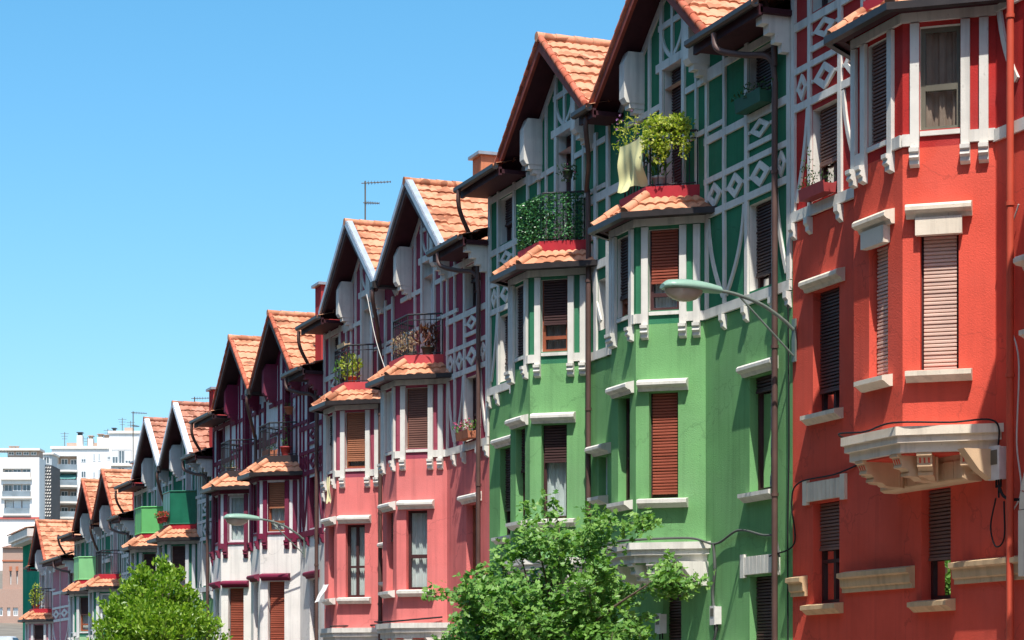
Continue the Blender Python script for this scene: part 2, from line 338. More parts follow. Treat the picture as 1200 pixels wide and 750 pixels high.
# ------------------------------------------------------------------ windows
def window(house, f, a0, a1, z0, z1, frame='dark', shut=None, frac=0.6, curtain=None, sill=None, lintel=None, trim=None,
           depth=0.2, mull='cross', box=None, sill_w=.12, deep=.15, lint_h=.165, recess=None):
    """frame object with pane / shutter / curtain / sill / lintel children."""
    m = MB(); n0, n1 = -depth, -depth + .055; t = .055
    m.box(f, a0, a0+t, n0, n1, z0, z1); m.box(f, a1-t, a1, n0, n1, z0, z1)
    m.box(f, a0+t, a1-t, n0, n1, z0, z0+t); m.box(f, a0+t, a1-t, n0, n1, z1-t, z1)
    ac = (a0+a1)/2; zc = z0 + (z1-z0)*.42
    if mull in ('v', 'cross') and a1-a0 > .42: m.box(f, ac-.03, ac+.03, n0, n1+.004, z0+t, z1-t)
    if mull in ('h',): m.box(f, a0+t, a1-t, n0, n1+.004, zc-.04, zc+.04)
    if mull == 'cross': m.box(f, a0+t, a1-t, n0, n1, zc-.025, zc+.025)
    if mull == 'rail': m.box(f, a0+t, a1-t, n0, n1+.004, z0+(z1-z0)*.2-.03, z0+(z1-z0)*.2+.03)
    W = m.build('window', M_FRAME[frame], house)
    zs = z1 - (z1-z0)*frac if shut else z1
    if not (shut and frac > .97):
        p = MB(); p.face([f(a0+t, n0+.02, z0+t), f(a1-t, n0+.02, z0+t), f(a1-t, n0+.02, z1-t), f(a0+t, n0+.02, z1-t)]); p.build('pane', GLASS, W)
        if curtain:
            c = MB(); k = 26; c.sm = True; kk = random.uniform(0, 6); dr = random.uniform(.0, .05)
            rows = []
            for zz in (z0+.02, z0+(z1-z0)*.5, z1-.03):
                rows.append([f(a0+.03+(a1-a0-.06)*i/k, -depth-.07+.022*math.sin(i*1.9+kk)+dr*math.sin(i*.6), zz) for i in range(k+1)])
            c.grid(rows); c.build('curtain', M_CURT[curtain], W)
    if shut:
        s = MB(); n = max(2, int((z1-zs)/.048)); prof = []
        for i in range(n):
            jn = random.uniform(-.006, .006); zt = z1 - (z1-zs)*i/n; zb = z1 - (z1-zs)*(i+1)/n
            prof += [(-depth+.075, zt), (-depth+.10+jn, zt-(zt-zb)*.35), (-depth+.10+jn, zb+(zt-zb)*.18)]
        prof.append((-depth+.075, zs))
        s.grid([[f(a0+.035, nn, zz) for nn, zz in prof], [f(a1-.035, nn, zz) for nn, zz in prof]])
        s.box(f, a0+.033, a1-.033, -depth+.066, -depth+.112, zs-.035, zs)
        s.build('shutter', M_SHUT[shut], W)
    if box is not None:                   # external roller box below the lintel
        b = MB(); b.box(f, a0-.05, a1+.05, -.02, .10, z1-.02, z1+.2); b.build('shutter_box', box, W)
    if sill is not None:
        b = MB(); d = deep; w_ = sill_w
        b.extr(f, [(.002, z0-.005), (d, z0-.03), (d, z0-.09), (d-.03, z0-.10), (.05, z0-.16), (.002, z0-.16)], a0-w_, a1+w_)
        b.build('sill', sill, W)
    if lintel is not None:
        zt = z1 + (.2 if box is not None else .02); h = lint_h; d = deep
        b = MB(); b.extr(f, [(.002, zt), (.05, zt), (.075, zt+.05), (d-.04, zt+.06), (d, zt+.09), (d, zt+h-.03), (d-.03, zt+h), (.002, zt+h+.03)], a0-.17, a1+.17)
        b.build('lintel', lintel, W)
    return W

# ------------------------------------------------------------------ house builder
ZB, ZT, ZE = 6.6, 10.2, 14.3              # bay bottom, timber line, eaves above the pavement
DEP, RUN = 0.9, 0.72
def arc2(p0, p1, p2, n=9):                # quadratic curve in (a,z)
    return [((1-t)**2*p0[0]+2*t*(1-t)*p1[0]+t*t*p2[0], (1-t)**2*p0[1]+2*t*(1-t)*p1[1]+t*t*p2[1]) for t in [i/n for i in range(n+1)]]
def diamond(tb, f, a0, a1, zc, h, t=.055):
    ac = (a0+a1)/2; ho = h; wo = (a1-a0)/2*.86; n1 = .035
    O = [(ac-wo, zc), (ac, zc+ho), (ac+wo, zc), (ac, zc-ho)]; q = .45
    I = [(ac-wo*q, zc), (ac, zc+ho*q), (ac+wo*q, zc), (ac, zc-ho*q)]
    for i in range(4):
        j = (i+1) % 4
        tb.face([f(O[i][0], n1, O[i][1]), f(O[j][0], n1, O[j][1]), f(I[j][0], n1, I[j][1]), f(I[i][0], n1, I[i][1])])
        tb.face([f(O[i][0], 0, O[i][1]), f(O[j][0], 0, O[j][1]), f(O[j][0], n1, O[j][1]), f(O[i][0], n1, O[i][1])])
        tb.face([f(I[i][0], 0, I[i][1]), f(I[j][0], 0, I[j][1]), f(I[j][0], n1, I[j][1]), f(I[i][0], n1, I[i][1])])
    for sx in (-1, 1):                    # short ties to the posts
        a = ac + sx*wo; b = a0 if sx < 0 else a1
        tb.box(f, min(a, b), max(a, b), .0, n1-.003, zc-.025, zc+.025)

def section_timber(tb, br, mp, RL, wa, wb, near=True):
    """Timbering of an end section; mp maps distance-from-party-wall to u; the window sits at wa..wb."""
    def V(a, z0, z1, w=.10):
        u = mp(a); w *= .82; jr = lambda: random.uniform(-.008, .008); n_ = 5
        tb.strip(F0, [(u+(jr() if 0 < q < n_ else 0), z0+(z1-z0)*q/n_) for q in range(n_+1)], w*random.uniform(.94, 1.06), 0, .04)
    def H(z0, z1, a0, a1, n=.036):
        u0, u1 = sorted((mp(a0), mp(a1))); tb.box(F0, u0, u1, 0, n, z0, z1)
    def S(pts, w=.075): tb.strip(F0, [(mp(a), z) for a, z in pts], w, 0, .033)
    H(ZT+.02, ZT+.17, .02, RL+.02, .05)
    H(11.82, 11.93, .02, RL); H(12.37, 12.46, .02, RL); H(12.58, 12.66, wa-.05, wb+.05)
    H(13.0, 13.12, .02, RL); H(14.08, 14.2, .02, RL)
    V(.07, ZT+.18, 14.28, .14)
    V(wa-.06, ZT+.18, 14.28, .11); V(wb+.06, ZT+.18, 14.28, .12)
    mid = (wb+.12+RL)/2
    V(mid, ZT+.18, 14.28, .09)
    if RL > 1.9: V(RL-.08, ZT+.18, 14.28, .10)
    # lyre braces
    S(arc2((wb+.15, 11.8), (wb+.2, 11.1), (mid-.06, ZT+.3))); S(arc2((RL-.13, 11.8), (RL-.18, 11.1), (mid+.06, ZT+.3)))
    S(arc2((wa-.12, 11.8), (wa-.2, 11.1), (.15, ZT+.3)))
    for a0, a1 in ((.15, wa-.12), (wa, wb), (wb+.13, mid-.05), (mid+.05, RL-.05)):
        u0, u1 = sorted((mp(a0), mp(a1)))
        if u1-u0 > .12: diamond(tb, F0, u0, u1, 12.145, .2)
    u0, u1 = sorted((mp(wa), mp(wb))); diamond(tb, F0, u0, u1, 12.84, .15)
    for a in (.08, wa-.06, wb+.06, mid):
        u = mp(a); q = MB(); q.extr(F0, [(0, ZT+.0), (.10, ZT-.0), (.10, ZT-.09), (.065, ZT-.13), (.065, ZT-.19), (.0, ZT-.24)], u-.055, u+.055); br.append(q)

def roofs(H_, p):
    W, tile = p['W'], p['tile']
    NF, NB, hw = .50, -4.6, p.get('hw', 2.26)
    pitch = 1.82/2.26
    for c in p['gables']:
        t = MB(); zr = ZE + .15 + 1.82; ze = zr - pitch*hw
        rows = 8
        t.tiles((c-hw, NF+.04, ze), (c-hw, NB, ze), (c, NB, zr), (c, NF+.04, zr), rows)
        t.tiles((c+hw, NF+.04, ze), (c+hw, NB, ze), (c, NB, zr), (c, NF+.04, zr), rows)
        t.ridge((c, NF+.08, zr+.05), (c, NB, zr+.05))
        if p['barge'] == 'tile':
            t.mi = 1; [t.ridge((c+sx*hw*1.0, NF+.01, ze+.045), (c, NF+.01, zr+.045), .06, .3) for sx in (-1, 1)]
        G = t.build('gable_roof', [tile, p.get('verge', TILE_RED)], H_)
        s = MB()                          # soffit boards
        for sx in (-1, 1):
            for k in range(6):
                n0 = -.25 + k*(NF+.21)/6
                for dz in (.0,):
                    a = [(c+sx*hw, n0, ze-.07), (c+sx*hw, n0+.118, ze-.07), (c, n0+.118, zr-.07), (c, n0, zr-.07)]
                    s.face(a)
            s.face([(c+sx*hw, -.3, ze-.05), (c+sx*hw, NF, ze-.05), (c, NF, zr-.05), (c, -.3, zr-.05)])
        s.build('soffit', p['soffit'], G)
        b = MB(); bt = .17
        for sx in (-1, 1):
            n0, n1 = NF-.03, NF+.03
            q = [(c+sx*hw, ze+.02), (c, zr+.02), (c, zr-bt*1.25), (c+sx*hw, ze-bt*.9)]
            A = [(u, n0, z) for u, z in q]; B = [(u, n1, z) for u, z in q]
            b.face(A); b.face(B)
            for i in range(4): b.face([A[i], A[(i+1) % 4], B[(i+1) % 4], B[i]])
        if p['barge'] == 'flash':         # light metal edge strip riding on the verge
            for sx in (-1, 1):
                b.mi = 1
                q = [(c+sx*(hw+.02), ze+.10), (c, zr+.14), (c, zr-.02), (c+sx*(hw+.02), ze-.05)]
                A = [(u, NF+.032, z) for u, z in q]; B = [(u, NF+.075, z) for u, z in q]; C_ = [(u, NF-.10, z) for u, z in q]
                b.face(B); b.face(A)
                for i in range(4): b.face([A[i], A[(i+1) % 4], B[(i+1) % 4], B[i]])
                b.face([B[0], B[1], C_[1], C_[0]])
        b.build('bargeboard', [p['barge_mat'], p['flash_mat']], G)
        # big consoles carrying the verge
        for sx in (-1, 1):
            u = c+sx*1.27; k = MB(); top = zr - pitch*1.27 - .12
            k.extr(F0, [(0, 14.26), (.33, 14.26), (.38, 14.34), (.38, top-.2), (.30, top), (0, top)], u-.105, u+.105); k.box(F0, u-.095, u+.095, .0, .28, 14.17, 14.26); k.box(F0, u-.085, u+.085, .0, .19, 14.09, 14.17); k.box(F0, u-.075, u+.075, .0, .10, 13.98, 14.09)
            k.build('console', p['trim'], H_)
    # main roof behind and over the end sections
    t = MB(); lo = ZE + .08; en = .62
    spans = []
    g0 = sorted(p['gables'])
    if g0[0]-hw > .1: spans.append((-.06, g0[0]-hw+.28))
    if g0[-1]+hw < W-.1: spans.append((g0[-1]+hw-.28, W+.12))
    for i in range(len(g0)-1): 
        if g0[i+1]-g0[i] > 2*hw+.15: spans.append((g0[i]+hw-.2, g0[i+1]-hw+.2))
    for a, b in spans:
        t.tiles((a, en, lo), (b, en, lo), (b, -2.6, lo+1.05), (a, -2.6, lo+1.05), 9)
    t.tiles((-.06, -.9, lo+.49), (W+.06, -.9, lo+.49), (W+.06, -5.0, lo+1.75), (-.06, -5.0, lo+1.75), 10, seg=3)
    t.tiles((-.06, -10.6, lo), (W+.06, -10.6, lo), (W+.06, -5.0, lo+1.75), (-.06, -5.0, lo+1.75), 4, seg=2)
    Mr = t.build('roof', tile, H_)
    for a, b in spans:
        e = MB(); gt = MB()
        e.box(F0, a, b, .0, en-.06, lo-.14, lo-.06); e.box(F0, a, b, en-.10, en-.04, lo-.18, lo-.02)
        seg = [(en-.02, lo+.02), (en-.02, lo-.05), (en+.02, lo-.08), (en+.07, lo-.08), (en+.11, lo-.05), (en+.11, lo+.02), (en+.095, lo+.02), (en+.095, lo-.04), (en+.0, lo-.04), (en+.0, lo+.02)]
        gt.extr(F0, seg, a-.02, b+.02)
        e.build('eaves_board', p['soffit'], Mr); gt.build('gutter', M_GUT, Mr)
    # stepped stone corbel under the eaves at each party wall
    if p.get('corbel', True):
        k = MB()
        for i in range(4): k.box(F0, .03, .16+.02*i, .0, .16+.11*i, 13.72+.13*i, 13.85+.13*i)
        k.build('eaves_corbel', p['trim'], H_)

def bay_geo(c, fw):
    u0 = c-fw/2-RUN; u1 = c-fw/2; u2 = c+fw/2; u3 = c+fw/2+RUN
    fn = F((u0, 0), (RUN, DEP)); ff = F((u1, DEP), (fw, 0)); fl = F((u2, DEP), (RUN, -DEP))
    return u0, u1, u2, u3, fn, ff, fl
def poly_off(c, fw, d, ins=0):            # bay outline grown outward by d
    u0, u1, u2, u3 = c-fw/2-RUN, c-fw/2, c+fw/2, c+fw/2+RUN
    k = d*.55
    return [(u0-d*1.25, 0.002), (u1-k, DEP+d), (u2+k, DEP+d), (u3+d*1.25, 0.002)]

def house(name, p):
    W = p['W']
    H_ = empty(name, p['loc'], R(90), p['label'], 'house', p.get('group'))
    main, panel, trim = p['main'], p['panel'], p['trim']
    stone = p['stone']
    win = p.get('win', {})
    R1 = p['gables'][0] - p['fw']/2 - RUN if p['bays'] else 3.0
    bays = p['bays']; fw = p['fw']
    s_n = (.62, 1.40); s_f = (W-1.40, W-.62)
    secs = [('near', s_n), ('far', s_f)] if not p.get('half') else [('far', s_f)]
    # ----- openings in the flat wall
    def fl(n): return {'ground': (4.6, 6.05), 'first': (7.35, 9.1), 'timber': (10.42, 11.74), 'top': (13.16, 14.06)}[n]
    holes = []
    for sn, (a, b) in secs:
        for n in ('ground', 'first', 'timber', 'top'): holes.append((a, b, *fl(n), sn, n))
    for i, c in enumerate(bays):
        holes.append((c-.30, c+.42, 4.55, 6.0, 'bay%d' % i, 'ground'))
        holes.append((c-.36, c+.36, 12.42, 14.3, 'door%d' % i, 'door'))
    gap = None
    if len(bays) == 2:
        gc = p.get('gapc', bays[1]-fw/2-RUN-.55)
        if bays[1]-bays[0] > fw+2*RUN+.9:
            gap = (gc-.2, gc+.2); holes += [(gap[0], gap[1], 7.75, 8.45, 'gap', 'first'), (gap[0], gap[1], 10.7, 11.6, 'gap', 'timber')]
    m = MB(); low = [h for h in holes if h[2] < ZT]; up = [h for h in holes if h[2] >= ZT]
    m.wall(F0, 0, W, -1.2, ZT, low)
    # body: sides and back so that the house is a closed volume
    for u in (0.001, W-.001): m.face([(u, -.001, -1.2), (u, -10, -1.2), (u, -10, ZE), (u, -5, ZE+1.7), (u, -.9, ZE+.4), (u, -.001, ZE)])
    m.face([(0, -10, -1.2), (W, -10, -1.2), (W, -10, ZE), (0, -10, ZE)])
    Wl = m.build('wall', main, H_)
    m = MB(); m.wall(F0, 0, W, ZT, ZE, up); m.build('timbered_wall', [panel, trim], H_)
    # gable fronts
    pitch = 1.82/2.26; zr = ZE+1.97
    tb, br = MB(), []
    for i, c in enumerate(p['gables']):
        hw2 = (zr-.1-ZE)/pitch; g_ = MB(); g_.mi = 0
        has = i < len(bays)
        pts = [(c-hw2, ZE), (c-.36, ZE), (c-.36, ZE+.32), (c+.36, ZE+.32), (c+.36, ZE), (c+hw2, ZE), (c, zr-.1)]
        g_.face([(u, 0, z) for u, z in pts])
        g_.mi = 1
        for uu in (c-.36, c+.36): g_.face([(uu, 0, ZE), (uu, -.22, ZE), (uu, -.22, ZE+.32), (uu, 0, ZE+.32)])
        g_.face([(c-.36, 0, ZE+.32), (c+.36, 0, ZE+.32), (c+.36, -.22, ZE+.32), (c-.36, -.22, ZE+.32)])
        g_.build('gable', [panel, trim], H_)
        zt = lambda u: zr-.12-abs(u-c)*pitch
        for sx in (-1, 1):
            tb.strip(F0, [(c+sx*(hw2-.05), ZE-.02), (c+sx*.02, zr-.2)], .13, 0, .03)
            for d, w_ in ((.43, .11), (.92, .075)):
                u = c+sx*d; z0 = 12.42
                tb.box(F0, u-w_/2, u+w_/2, 0, .04, z0, zt(u)-.02)
            tb.box(F0, *sorted((c+sx*.5, c+sx*1.95)), 0, .034, 14.0, 14.1)
            tb.box(F0, *sorted((c+sx*.5, c+sx*1.95)), 0, .034, 13.2, 13.28)
            tb.strip(F0, arc2((c+sx*.44, 15.25), (c+sx*.36, 14.95), (c+sx*.06, 14.78)), .075, 0, .03)
        tb.box(F0, c-.62, c+.62, 0, .045, 14.62, 14.76); tb.box(F0, c-.045, c+.045, 0, .036, 14.76, 15.95)
        tb.box(F0, c-.55, c+.55, 0, .033, 15.3, 15.4)
        if has:
            wd = win.get(('door%d' % i, 'door'), {})
            window(H_, F0, c-.36, c+.36, 12.42, 14.62, **{**dict(frame='dark', shut='dark', frac=.99, depth=.22, mull='h'), **wd})
    if not p.get('half'): section_timber(tb, br, lambda a: a, R1, *s_n)
    RL2 = W-(p['gables'][-1]+fw/2+RUN)
    section_timber(tb, br, lambda a: W-a, max(RL2, 1.7), .62, 1.40)
    if gap:
        for z in (ZT, 11.8, 12.36, 13.0): tb.box(F0, bays[0]+fw/2+RUN, bays[1]-fw/2-RUN, 0, .04, z, z+.15)
        for u in (gap[0]-.08, gap[1]+.08): tb.box(F0, u-.06, u+.06, 0, .042, ZT, 14.25)
        r_ = bays[1]-fw/2-RUN; tb.strip(F0, arc2((r_-.06, 12.3), (r_-.10, 11.4), (r_-.50, 10.85)), .085, 0, .033)
        window(H_, F0, *gap, 7.75, 8.45, frame='white', sill=stone, lintel=stone, mull=None, curtain='grey', deep=.2, sill_w=.05)
        window(H_, F0, *gap, 10.7, 11.6, frame='white', mull=None, curtain='grey')
    tb_m = tb
    # flat wall windows
    for h in holes:
        sn, n = h[4], h[5]
        if sn in ('near', 'far', ) or sn.startswith('bay'):
            d = dict(frame='dark', shut='dark', frac=random.choice((.35, .55, .7)), curtain=random.choice(('white', 'grey', None)), mull='cross')
            if n == 'first': d.update(sill=stone, lintel=stone)
            if n == 'ground': d.update(sill=stone)
            d.update(win.get((sn, n), {}))
            W_ = window(H_, F0, *h[:4], **d)
            if n == 'ground' and p.get('voussoir', True) and not sn.startswith('bay'):
                k = MB(); a, b = h[0]-.16, h[1]+.16; q = 9
                k.box(F0, a, b, .002, .034, 6.08, 6.36)
                for i in range(q):
                    t0, t1 = (i+.04)/q, (i+.96)/q; lean = lambda t: (t-.5)*.10
                    A = [(a+(b-a)*t0-lean(t0)*.4, .045, 6.085), (a+(b-a)*t1-lean(t1)*.4, .045, 6.085), (a+(b-a)*t1+lean(t1)*.4, .045, 6.355), (a+(b-a)*t0+lean(t0)*.4, .045, 6.355)]
                    Bq = [(p_[0], .034, p_[2]) for p_ in A]; k.face(A); [k.face([A[j], A[(j+1) % 4], Bq[(j+1) % 4], Bq[j]]) for j in range(4)]
                k.box(F0, a-.07, a+.06, .002, .052, 6.04, 6.40); k.box(F0, b-.06, b+.07, .002, .052, 6.04, 6.40)
                k.build('flat_arch', p.get('arch', stone), W_)
    # string course, broken at the openings
    xs = [0.02]
    for a, b in sorted((h[0]-.16, h[1]+.16) for h in holes if h[5] == 'ground'): xs += [a, b]
    xs.append(W-.02)
    for a, b in zip(xs[::2], xs[1::2]):
        if b-a > .1:
            sc_ = MB(); sc_.extr(F0, [(.002, 5.02), (.14, 4.99), (.14, 4.93), (.09, 4.91), (.08, 4.80), (.05, 4.78), (.05, 4.72), (.002, 4.72)], a, b); sc_.build('string_course', p.get('course', stone), H_)
    # bays
    for i, c in enumerate(bays):
        u0, u1, u2, u3, fn, ff, fl_ = bay_geo(c, fw); L = fn.len
        hn = [(L-.70, L-.22, 7.4, 9.1), (L-.72, L-.22, 10.42, 11.72)]; hf = [(fw/2-.26, fw/2+.22, 7.4, 9.1), (fw/2-.28, fw/2+.24, 10.42, 11.72)]
        b = MB()
        for f, ln, hh in ((fn, L, hn), (ff, fw, hf), (fl_, L, [])):
            b.wall(f, 0, ln, ZB, ZT, [x for x in hh if x[2] < ZT])
        b.extz([(u0, .001), (u1, DEP-.001), (u2, DEP-.001), (u3, .001)], ZB+.003, ZB+.02)
        B_ = b.build('bay', main, H_)
        b = MB()
        for f, ln, hh in ((fn, L, hn), (ff, fw, hf), (fl_, L, [])):
            b.wall(f, 0, ln, ZT, 12.0, [x for x in hh if x[2] > ZT])
        b.build('bay_timbered_wall', [panel, trim], B_)
        t = MB(); brk = []
        for f, ln, hh in ((fn, L, hn[1]), (ff, fw, hf[1]), (fl_, L, None)):
            t.box(f, -.012, ln+.012, 0, .045, 11.78, 11.9)
            if hh:
                t.box(f, .0, hh[0]-.12, 0, .045, ZT+.02, ZT+.17); t.box(f, hh[1]+.12, ln, 0, .045, ZT+.02, ZT+.17)
                posts = [.14, hh[0]-.065, hh[1]+.065] if f is fn else [hh[0]-.085, hh[1]+.075, ln-.055]
                for q in posts:
                    w_ = .112
                    t.box(f, q-w_/2, q+w_/2, 0, .052, ZT-.02, 11.76)
                    if True:
                        k = MB(); brk.append(k); k.extr(f, [(0, ZT-.02), (.13, ZT-.02), (.13, ZT-.07), (.10, ZT-.09), (.115, ZT-.14), (.075, ZT-.17), (.075, ZT-.22), (0, ZT-.25)], q-.06, q+.06)
                t.box(f, hh[0]-.0, hh[1]+.0, 0, .03, ZT+.14, ZT+.2)
            else:
                t.box(f, 0, ln, 0, .045, ZT+.02, ZT+.17)
                for q in (.08, .45, .75, ln-.14): t.box(f, q-.05, q+.05, 0, .05, ZT, 11.76)
        t.build('bay_timbers', trim, B_); [k.build('bracket', p.get('bracket', trim), B_) for k in brk]
        d1 = dict(frame='dark', shut='dark', frac=.4, curtain='white', mull='cross', sill=stone, lintel=stone, deep=.16)
        window(H_, fn, *hn[0], **{**d1, 'sill_w': .17, **win.get(('n%d' % i, 'first'), {})})
        window(H_, ff, *hf[0], **{**d1, **win.get(('f%d' % i, 'first'), {})})
        d2 = dict(frame='wood', shut='dark', frac=.5, curtain='white', mull='rail', depth=.14)
        window(H_, fn, *hn[1], **{**d2, **win.get(('n%d' % i, 'timber'), {})})
        window(H_, ff, *hf[1], **{**d2, **win.get(('f%d' % i, 'timber'), {})})
        # course and corbels carrying the bay
        q = MB()
        q.extz(poly_off(c, fw, .05), ZB-.24, ZB-.12); q.extz(poly_off(c, fw, .11), ZB-.12, ZB-.03); q.extz(poly_off(c, fw, .15), ZB-.03, ZB+.08)
        q.build('bay_course', p.get('coursebay', stone), B_)
        q = MB(); q.extz(poly_off(c, fw, -.02), ZB-.262, ZB-.243); q.build('bay_underside', main, B_)
        q = MB(); z = ZB-.24
        cp = [(.04, z-.001), (.04, z-.045), (.0, z-.06), (-.03, z-.16), (-.02, z-.175), (-.02, z-.205), (-.10, z-.22), (-.14, z-.27), (-.12, z-.285), (-.12, z-.325), (-.26, z-.34), (-.32, z-.39), (-.56, z-.40), (-.56, z-.001)]
        cj = 0
        for f, ln, aa in ((fn, L, (.34, .88)), (ff, fw, (.16, fw-.2)), (fl_, L, (.3,))):
            for a_ in aa:
                q = MB(); q.extr(f, [(n_, z+(zz-z)*.84-.0012*cj) for n_, zz in cp], a_-.095, a_+.095); cj += 1
                q.mi = 1
                for dq in (-.055, 0, .055): q.extr(f, [(.004, z-.066), (-.026, z-.13), (-.06, z-.13), (-.06, z-.066)], a_+dq-.011, a_+dq+.011)
                q.build('corbel', [p.get('corbels', stone), main], B_)
        q = MB(); q.extr(F0, [(.002, z-.36), (.20, z-.36), (.26, z-.33), (.26, z-.02), (.002, z-.02)], c-fw/2-.42, c+fw/2+.42)
        for jq in range(9): q.box(F0, c-fw/2-.40+jq*(fw+.8)/9, c-fw/2-.40+(jq+.9)*(fw+.8)/9, .258, .275, z-.32, z-.1)
        q.build('corbel_table', p.get('corbels', stone), B_)
        q = MB(); q.extr(F0, [(.002, z-.38), (.12, z-.38), (.30, z-.26), (.52, z), (.002, z)], u0-.10, u0+.05); q.build('corbel', p.get('corbels', stone), B_)
        # tiled skirt roof and balcony
        e0 = poly_off(c, fw, .26); zt0, zt1 = 11.93, 12.24
        cu = [(c-fw/2-.50, .002), (c-fw/2-.04, .74), (c+fw/2+.04, .74), (c+fw/2+.50, .002)]
        t = MB()
        for a in range(3):
            t.tiles((*e0[a], zt0), (*e0[a+1], zt0), (*cu[a+1], zt1), (*cu[a], zt1), 2, .2, .03, .04)
        for a in (1, 2): t.ridge((*e0[a], zt0+.05), (*cu[a], zt1+.06), .08, .3)
        BR = t.build('bay_roof', tile_of(p), B_)
        e1 = poly_off(c, fw, .10); t = MB()
        for a in range(3): t.face([(*e0[a], zt0-.02), (*e0[a+1], zt0-.02), (*e1[a+1], 11.885), (*e1[a], 11.885)])
        t.build('bay_soffit', p['soffit'], BR)
        t = MB(); o0, o1 = poly_off(c, fw, .25), poly_off(c, fw, .345)
        for a in range(3):
            P = [(*o0[a], zt0-.07), (*o0[a+1], zt0-.07), (*o1[a+1], zt0-.06), (*o1[a], zt0-.06)]
            t.face(P); t.face([(*o1[a], zt0-.06), (*o1[a+1], zt0-.06), (*o1[a+1], zt0+.035), (*o1[a], zt0+.035)])
            t.face([(*o0[a], zt0-.02), (*o0[a+1], zt0-.02), (*o1[a+1], zt0-.02), (*o1[a], zt0-.02)])
        t.build('gutter', M_GUT, BR)
        t = MB(); t.extz(cu, zt1-.2, 12.44); t.build('balcony_curb', p['curb'], B_)
        if p.get('rail', True) is True or i in p.get('rail', ()):
            rp = [(cu[0][0]+.05, .02), (cu[1][0]+.03, .65), (cu[2][0]-.03, .65), (cu[3][0]-.05, .02)]
            t = MB(); zr0, zr1 = 12.40, 13.32
            for a in range(3):
                P, Q = Vector(rp[a]), Vector(rp[a+1]); n = max(3, round((Q-P).length/.13))
                for z_, r_ in ((zr1, .022), (zr1-.12, .012), (zr0+.08, .012)): t.tube([(*P, z_), (*Q, z_)], r_, 6)
                for j in range(n+1):
                    X_ = P.lerp(Q, j/n)
                    if a and j == 0: continue
                    r_ = .017 if j in (0, n) else .0095
                    t.tube([(*X_, zr0), (*X_, zr1)], r_, 5)
            t.build('balcony_railing', p.get('rail_mat', M_IRON), B_)
    tb_m.build('half_timbering', trim, H_); [q.build('bracket', p.get('bracket', trim), H_) for q in br]
    roofs(H_, p)
    # rainwater pipes
    pm = p.get('pipe', M_PIPE)
    if not p.get('half'):
        t = MB(); t.tube(bez([(1.25, .68, 14.26), (1.15, .66, 14.0), (.8, .42, 13.85), (.45, .17, 13.75), (.36, .11, 13.4), (.36, .11, 12.5), (.36, .11, 6), (.36, .11, -.3)], 6), .047, 8)
        if p.get('uplink', True): t.tube(bez([(-.12, .70, 15.28), (-.10, .70, 15.05), (.0, .6, 14.8), (.28, .26, 14.35), (.36, .13, 14.05), (.36, .11, 13.6)], 6), .045, 8)
        for zz in (12.0, 9.4, 7.2): t.tube([(.36, .11, zz), (.36, .11, zz+.05)], .059, 8)
        t.build('downpipe', pm, H_)
    if len(p['gables']) == 2:
        v = (p['gables'][0]+p['gables'][1])/2; t = MB(); gp = MB()
        ge = ZE+.15+1.82-1.82/2.26*(p['gables'][1]-p['gables'][0])/2
        gp.box(F0, v-.11, v+.11, -.2, .62, ge-.04, ge+.08); gp.box(F0, v-.16, v+.16, .48, .60, ge-.07, ge+.10)
        gp.build('valley_gutter', M_GUT, H_)
        vp = p.get('vpu', p['gables'][1]-fw/2-RUN-.14)
        t.tube(bez([(v, .56, ge-.02), (v, .58, ge-.3), (v+(vp-v)*.3, .4, ge-.75), (vp, .14, ge-1.1), (vp, .11, ge-1.5), (vp, .11, 9), (vp, .11, 4), (vp, .11, -.3)], 6), .047, 8)
        for zz in (11.6, 9.3, 7.2): t.tube([(vp, .11, zz), (vp, .11, zz+.05)], .059, 8)
        t.build('downpipe', p.get('vpipe', pm), H_)
    # chimney on the party wall
    if p.get('chimney'):
        cu_, cn = p['chimney']; t = MB()
        ch = p.get('ch', 15.6)
        t.box(F0, cu_-.28, cu_+.28, cn-.55, cn+.35, ZE-.1, ch); C_ = t.build('chimney', p.get('chim', TILE_OLD), H_)
        t = MB(); t.extz([(cu_-.36, cn-.62), (cu_-.36, cn+.44), (cu_+.36, cn+.44), (cu_+.36, cn-.62)], ch, ch+.07); t.build('chimney_cap', mat('zinc', (.35, .36, .38), .5, .1, 5, metal=.5), C_)
    return H_
def tile_of(p): return p.get('baytile', p['tile'])

# ------------------------------------------------------------------ palettes and the row
CREAM = paint('cream', (0.74, 0.66, 0.53)); WHITE = paint('white', (0.70, 0.68, 0.615)); GREYW = paint('greywhite', (0.62, 0.62, 0.60))
OCHRE = paint('ochre', (0.60, 0.42, 0.24)); PURPLE = paint('purple', (0.17, 0.012, 0.045))
ZINC = mat('zinc_flashing', (0.42, 0.47, 0.52), 0.45, 0.15, 4, metal=0.3)
WFLASH = mat('white_flashing', (0.75, 0.77, 0.80), 0.5, 0.08, 4)
DARKB = mat('barge_dark', (0.06, 0.03, 0.03), 0.6, 0.2, 5); REDB = mat('barge_red', (0.26, 0.055, 0.035), 0.7, 0.2, 5)
REDP = mat('curb_red', (0.42, 0.022, 0.032), 0.6, 0.12, 5)
GROUP = 'half timbered row houses stepping down the street'
base = {'group': GROUP, 'tile': TILE, 'soffit': M_SOFF, 'barge_mat': DARKB, 'flash_mat': ZINC, 'curb': REDP, 'fw': 1.0}
B = [16.5, 29.13, 42.15, 54.35, 66.75, 79.2, 91.9, 101.3]
BASE = [-3.46, -4.43, -5.40, -6.42, -7.4, -8.42, -9.2]
def hp(i, centers, **k):
    d = dict(base); d.update(W=B[i+1]-B[i]-.004, loc=(15.4, B[i]+.002, BASE[i]+CZ)); cs = [c-B[i] for c in centers]
    d.update(gables=cs, bays=cs); d.update(k); return d

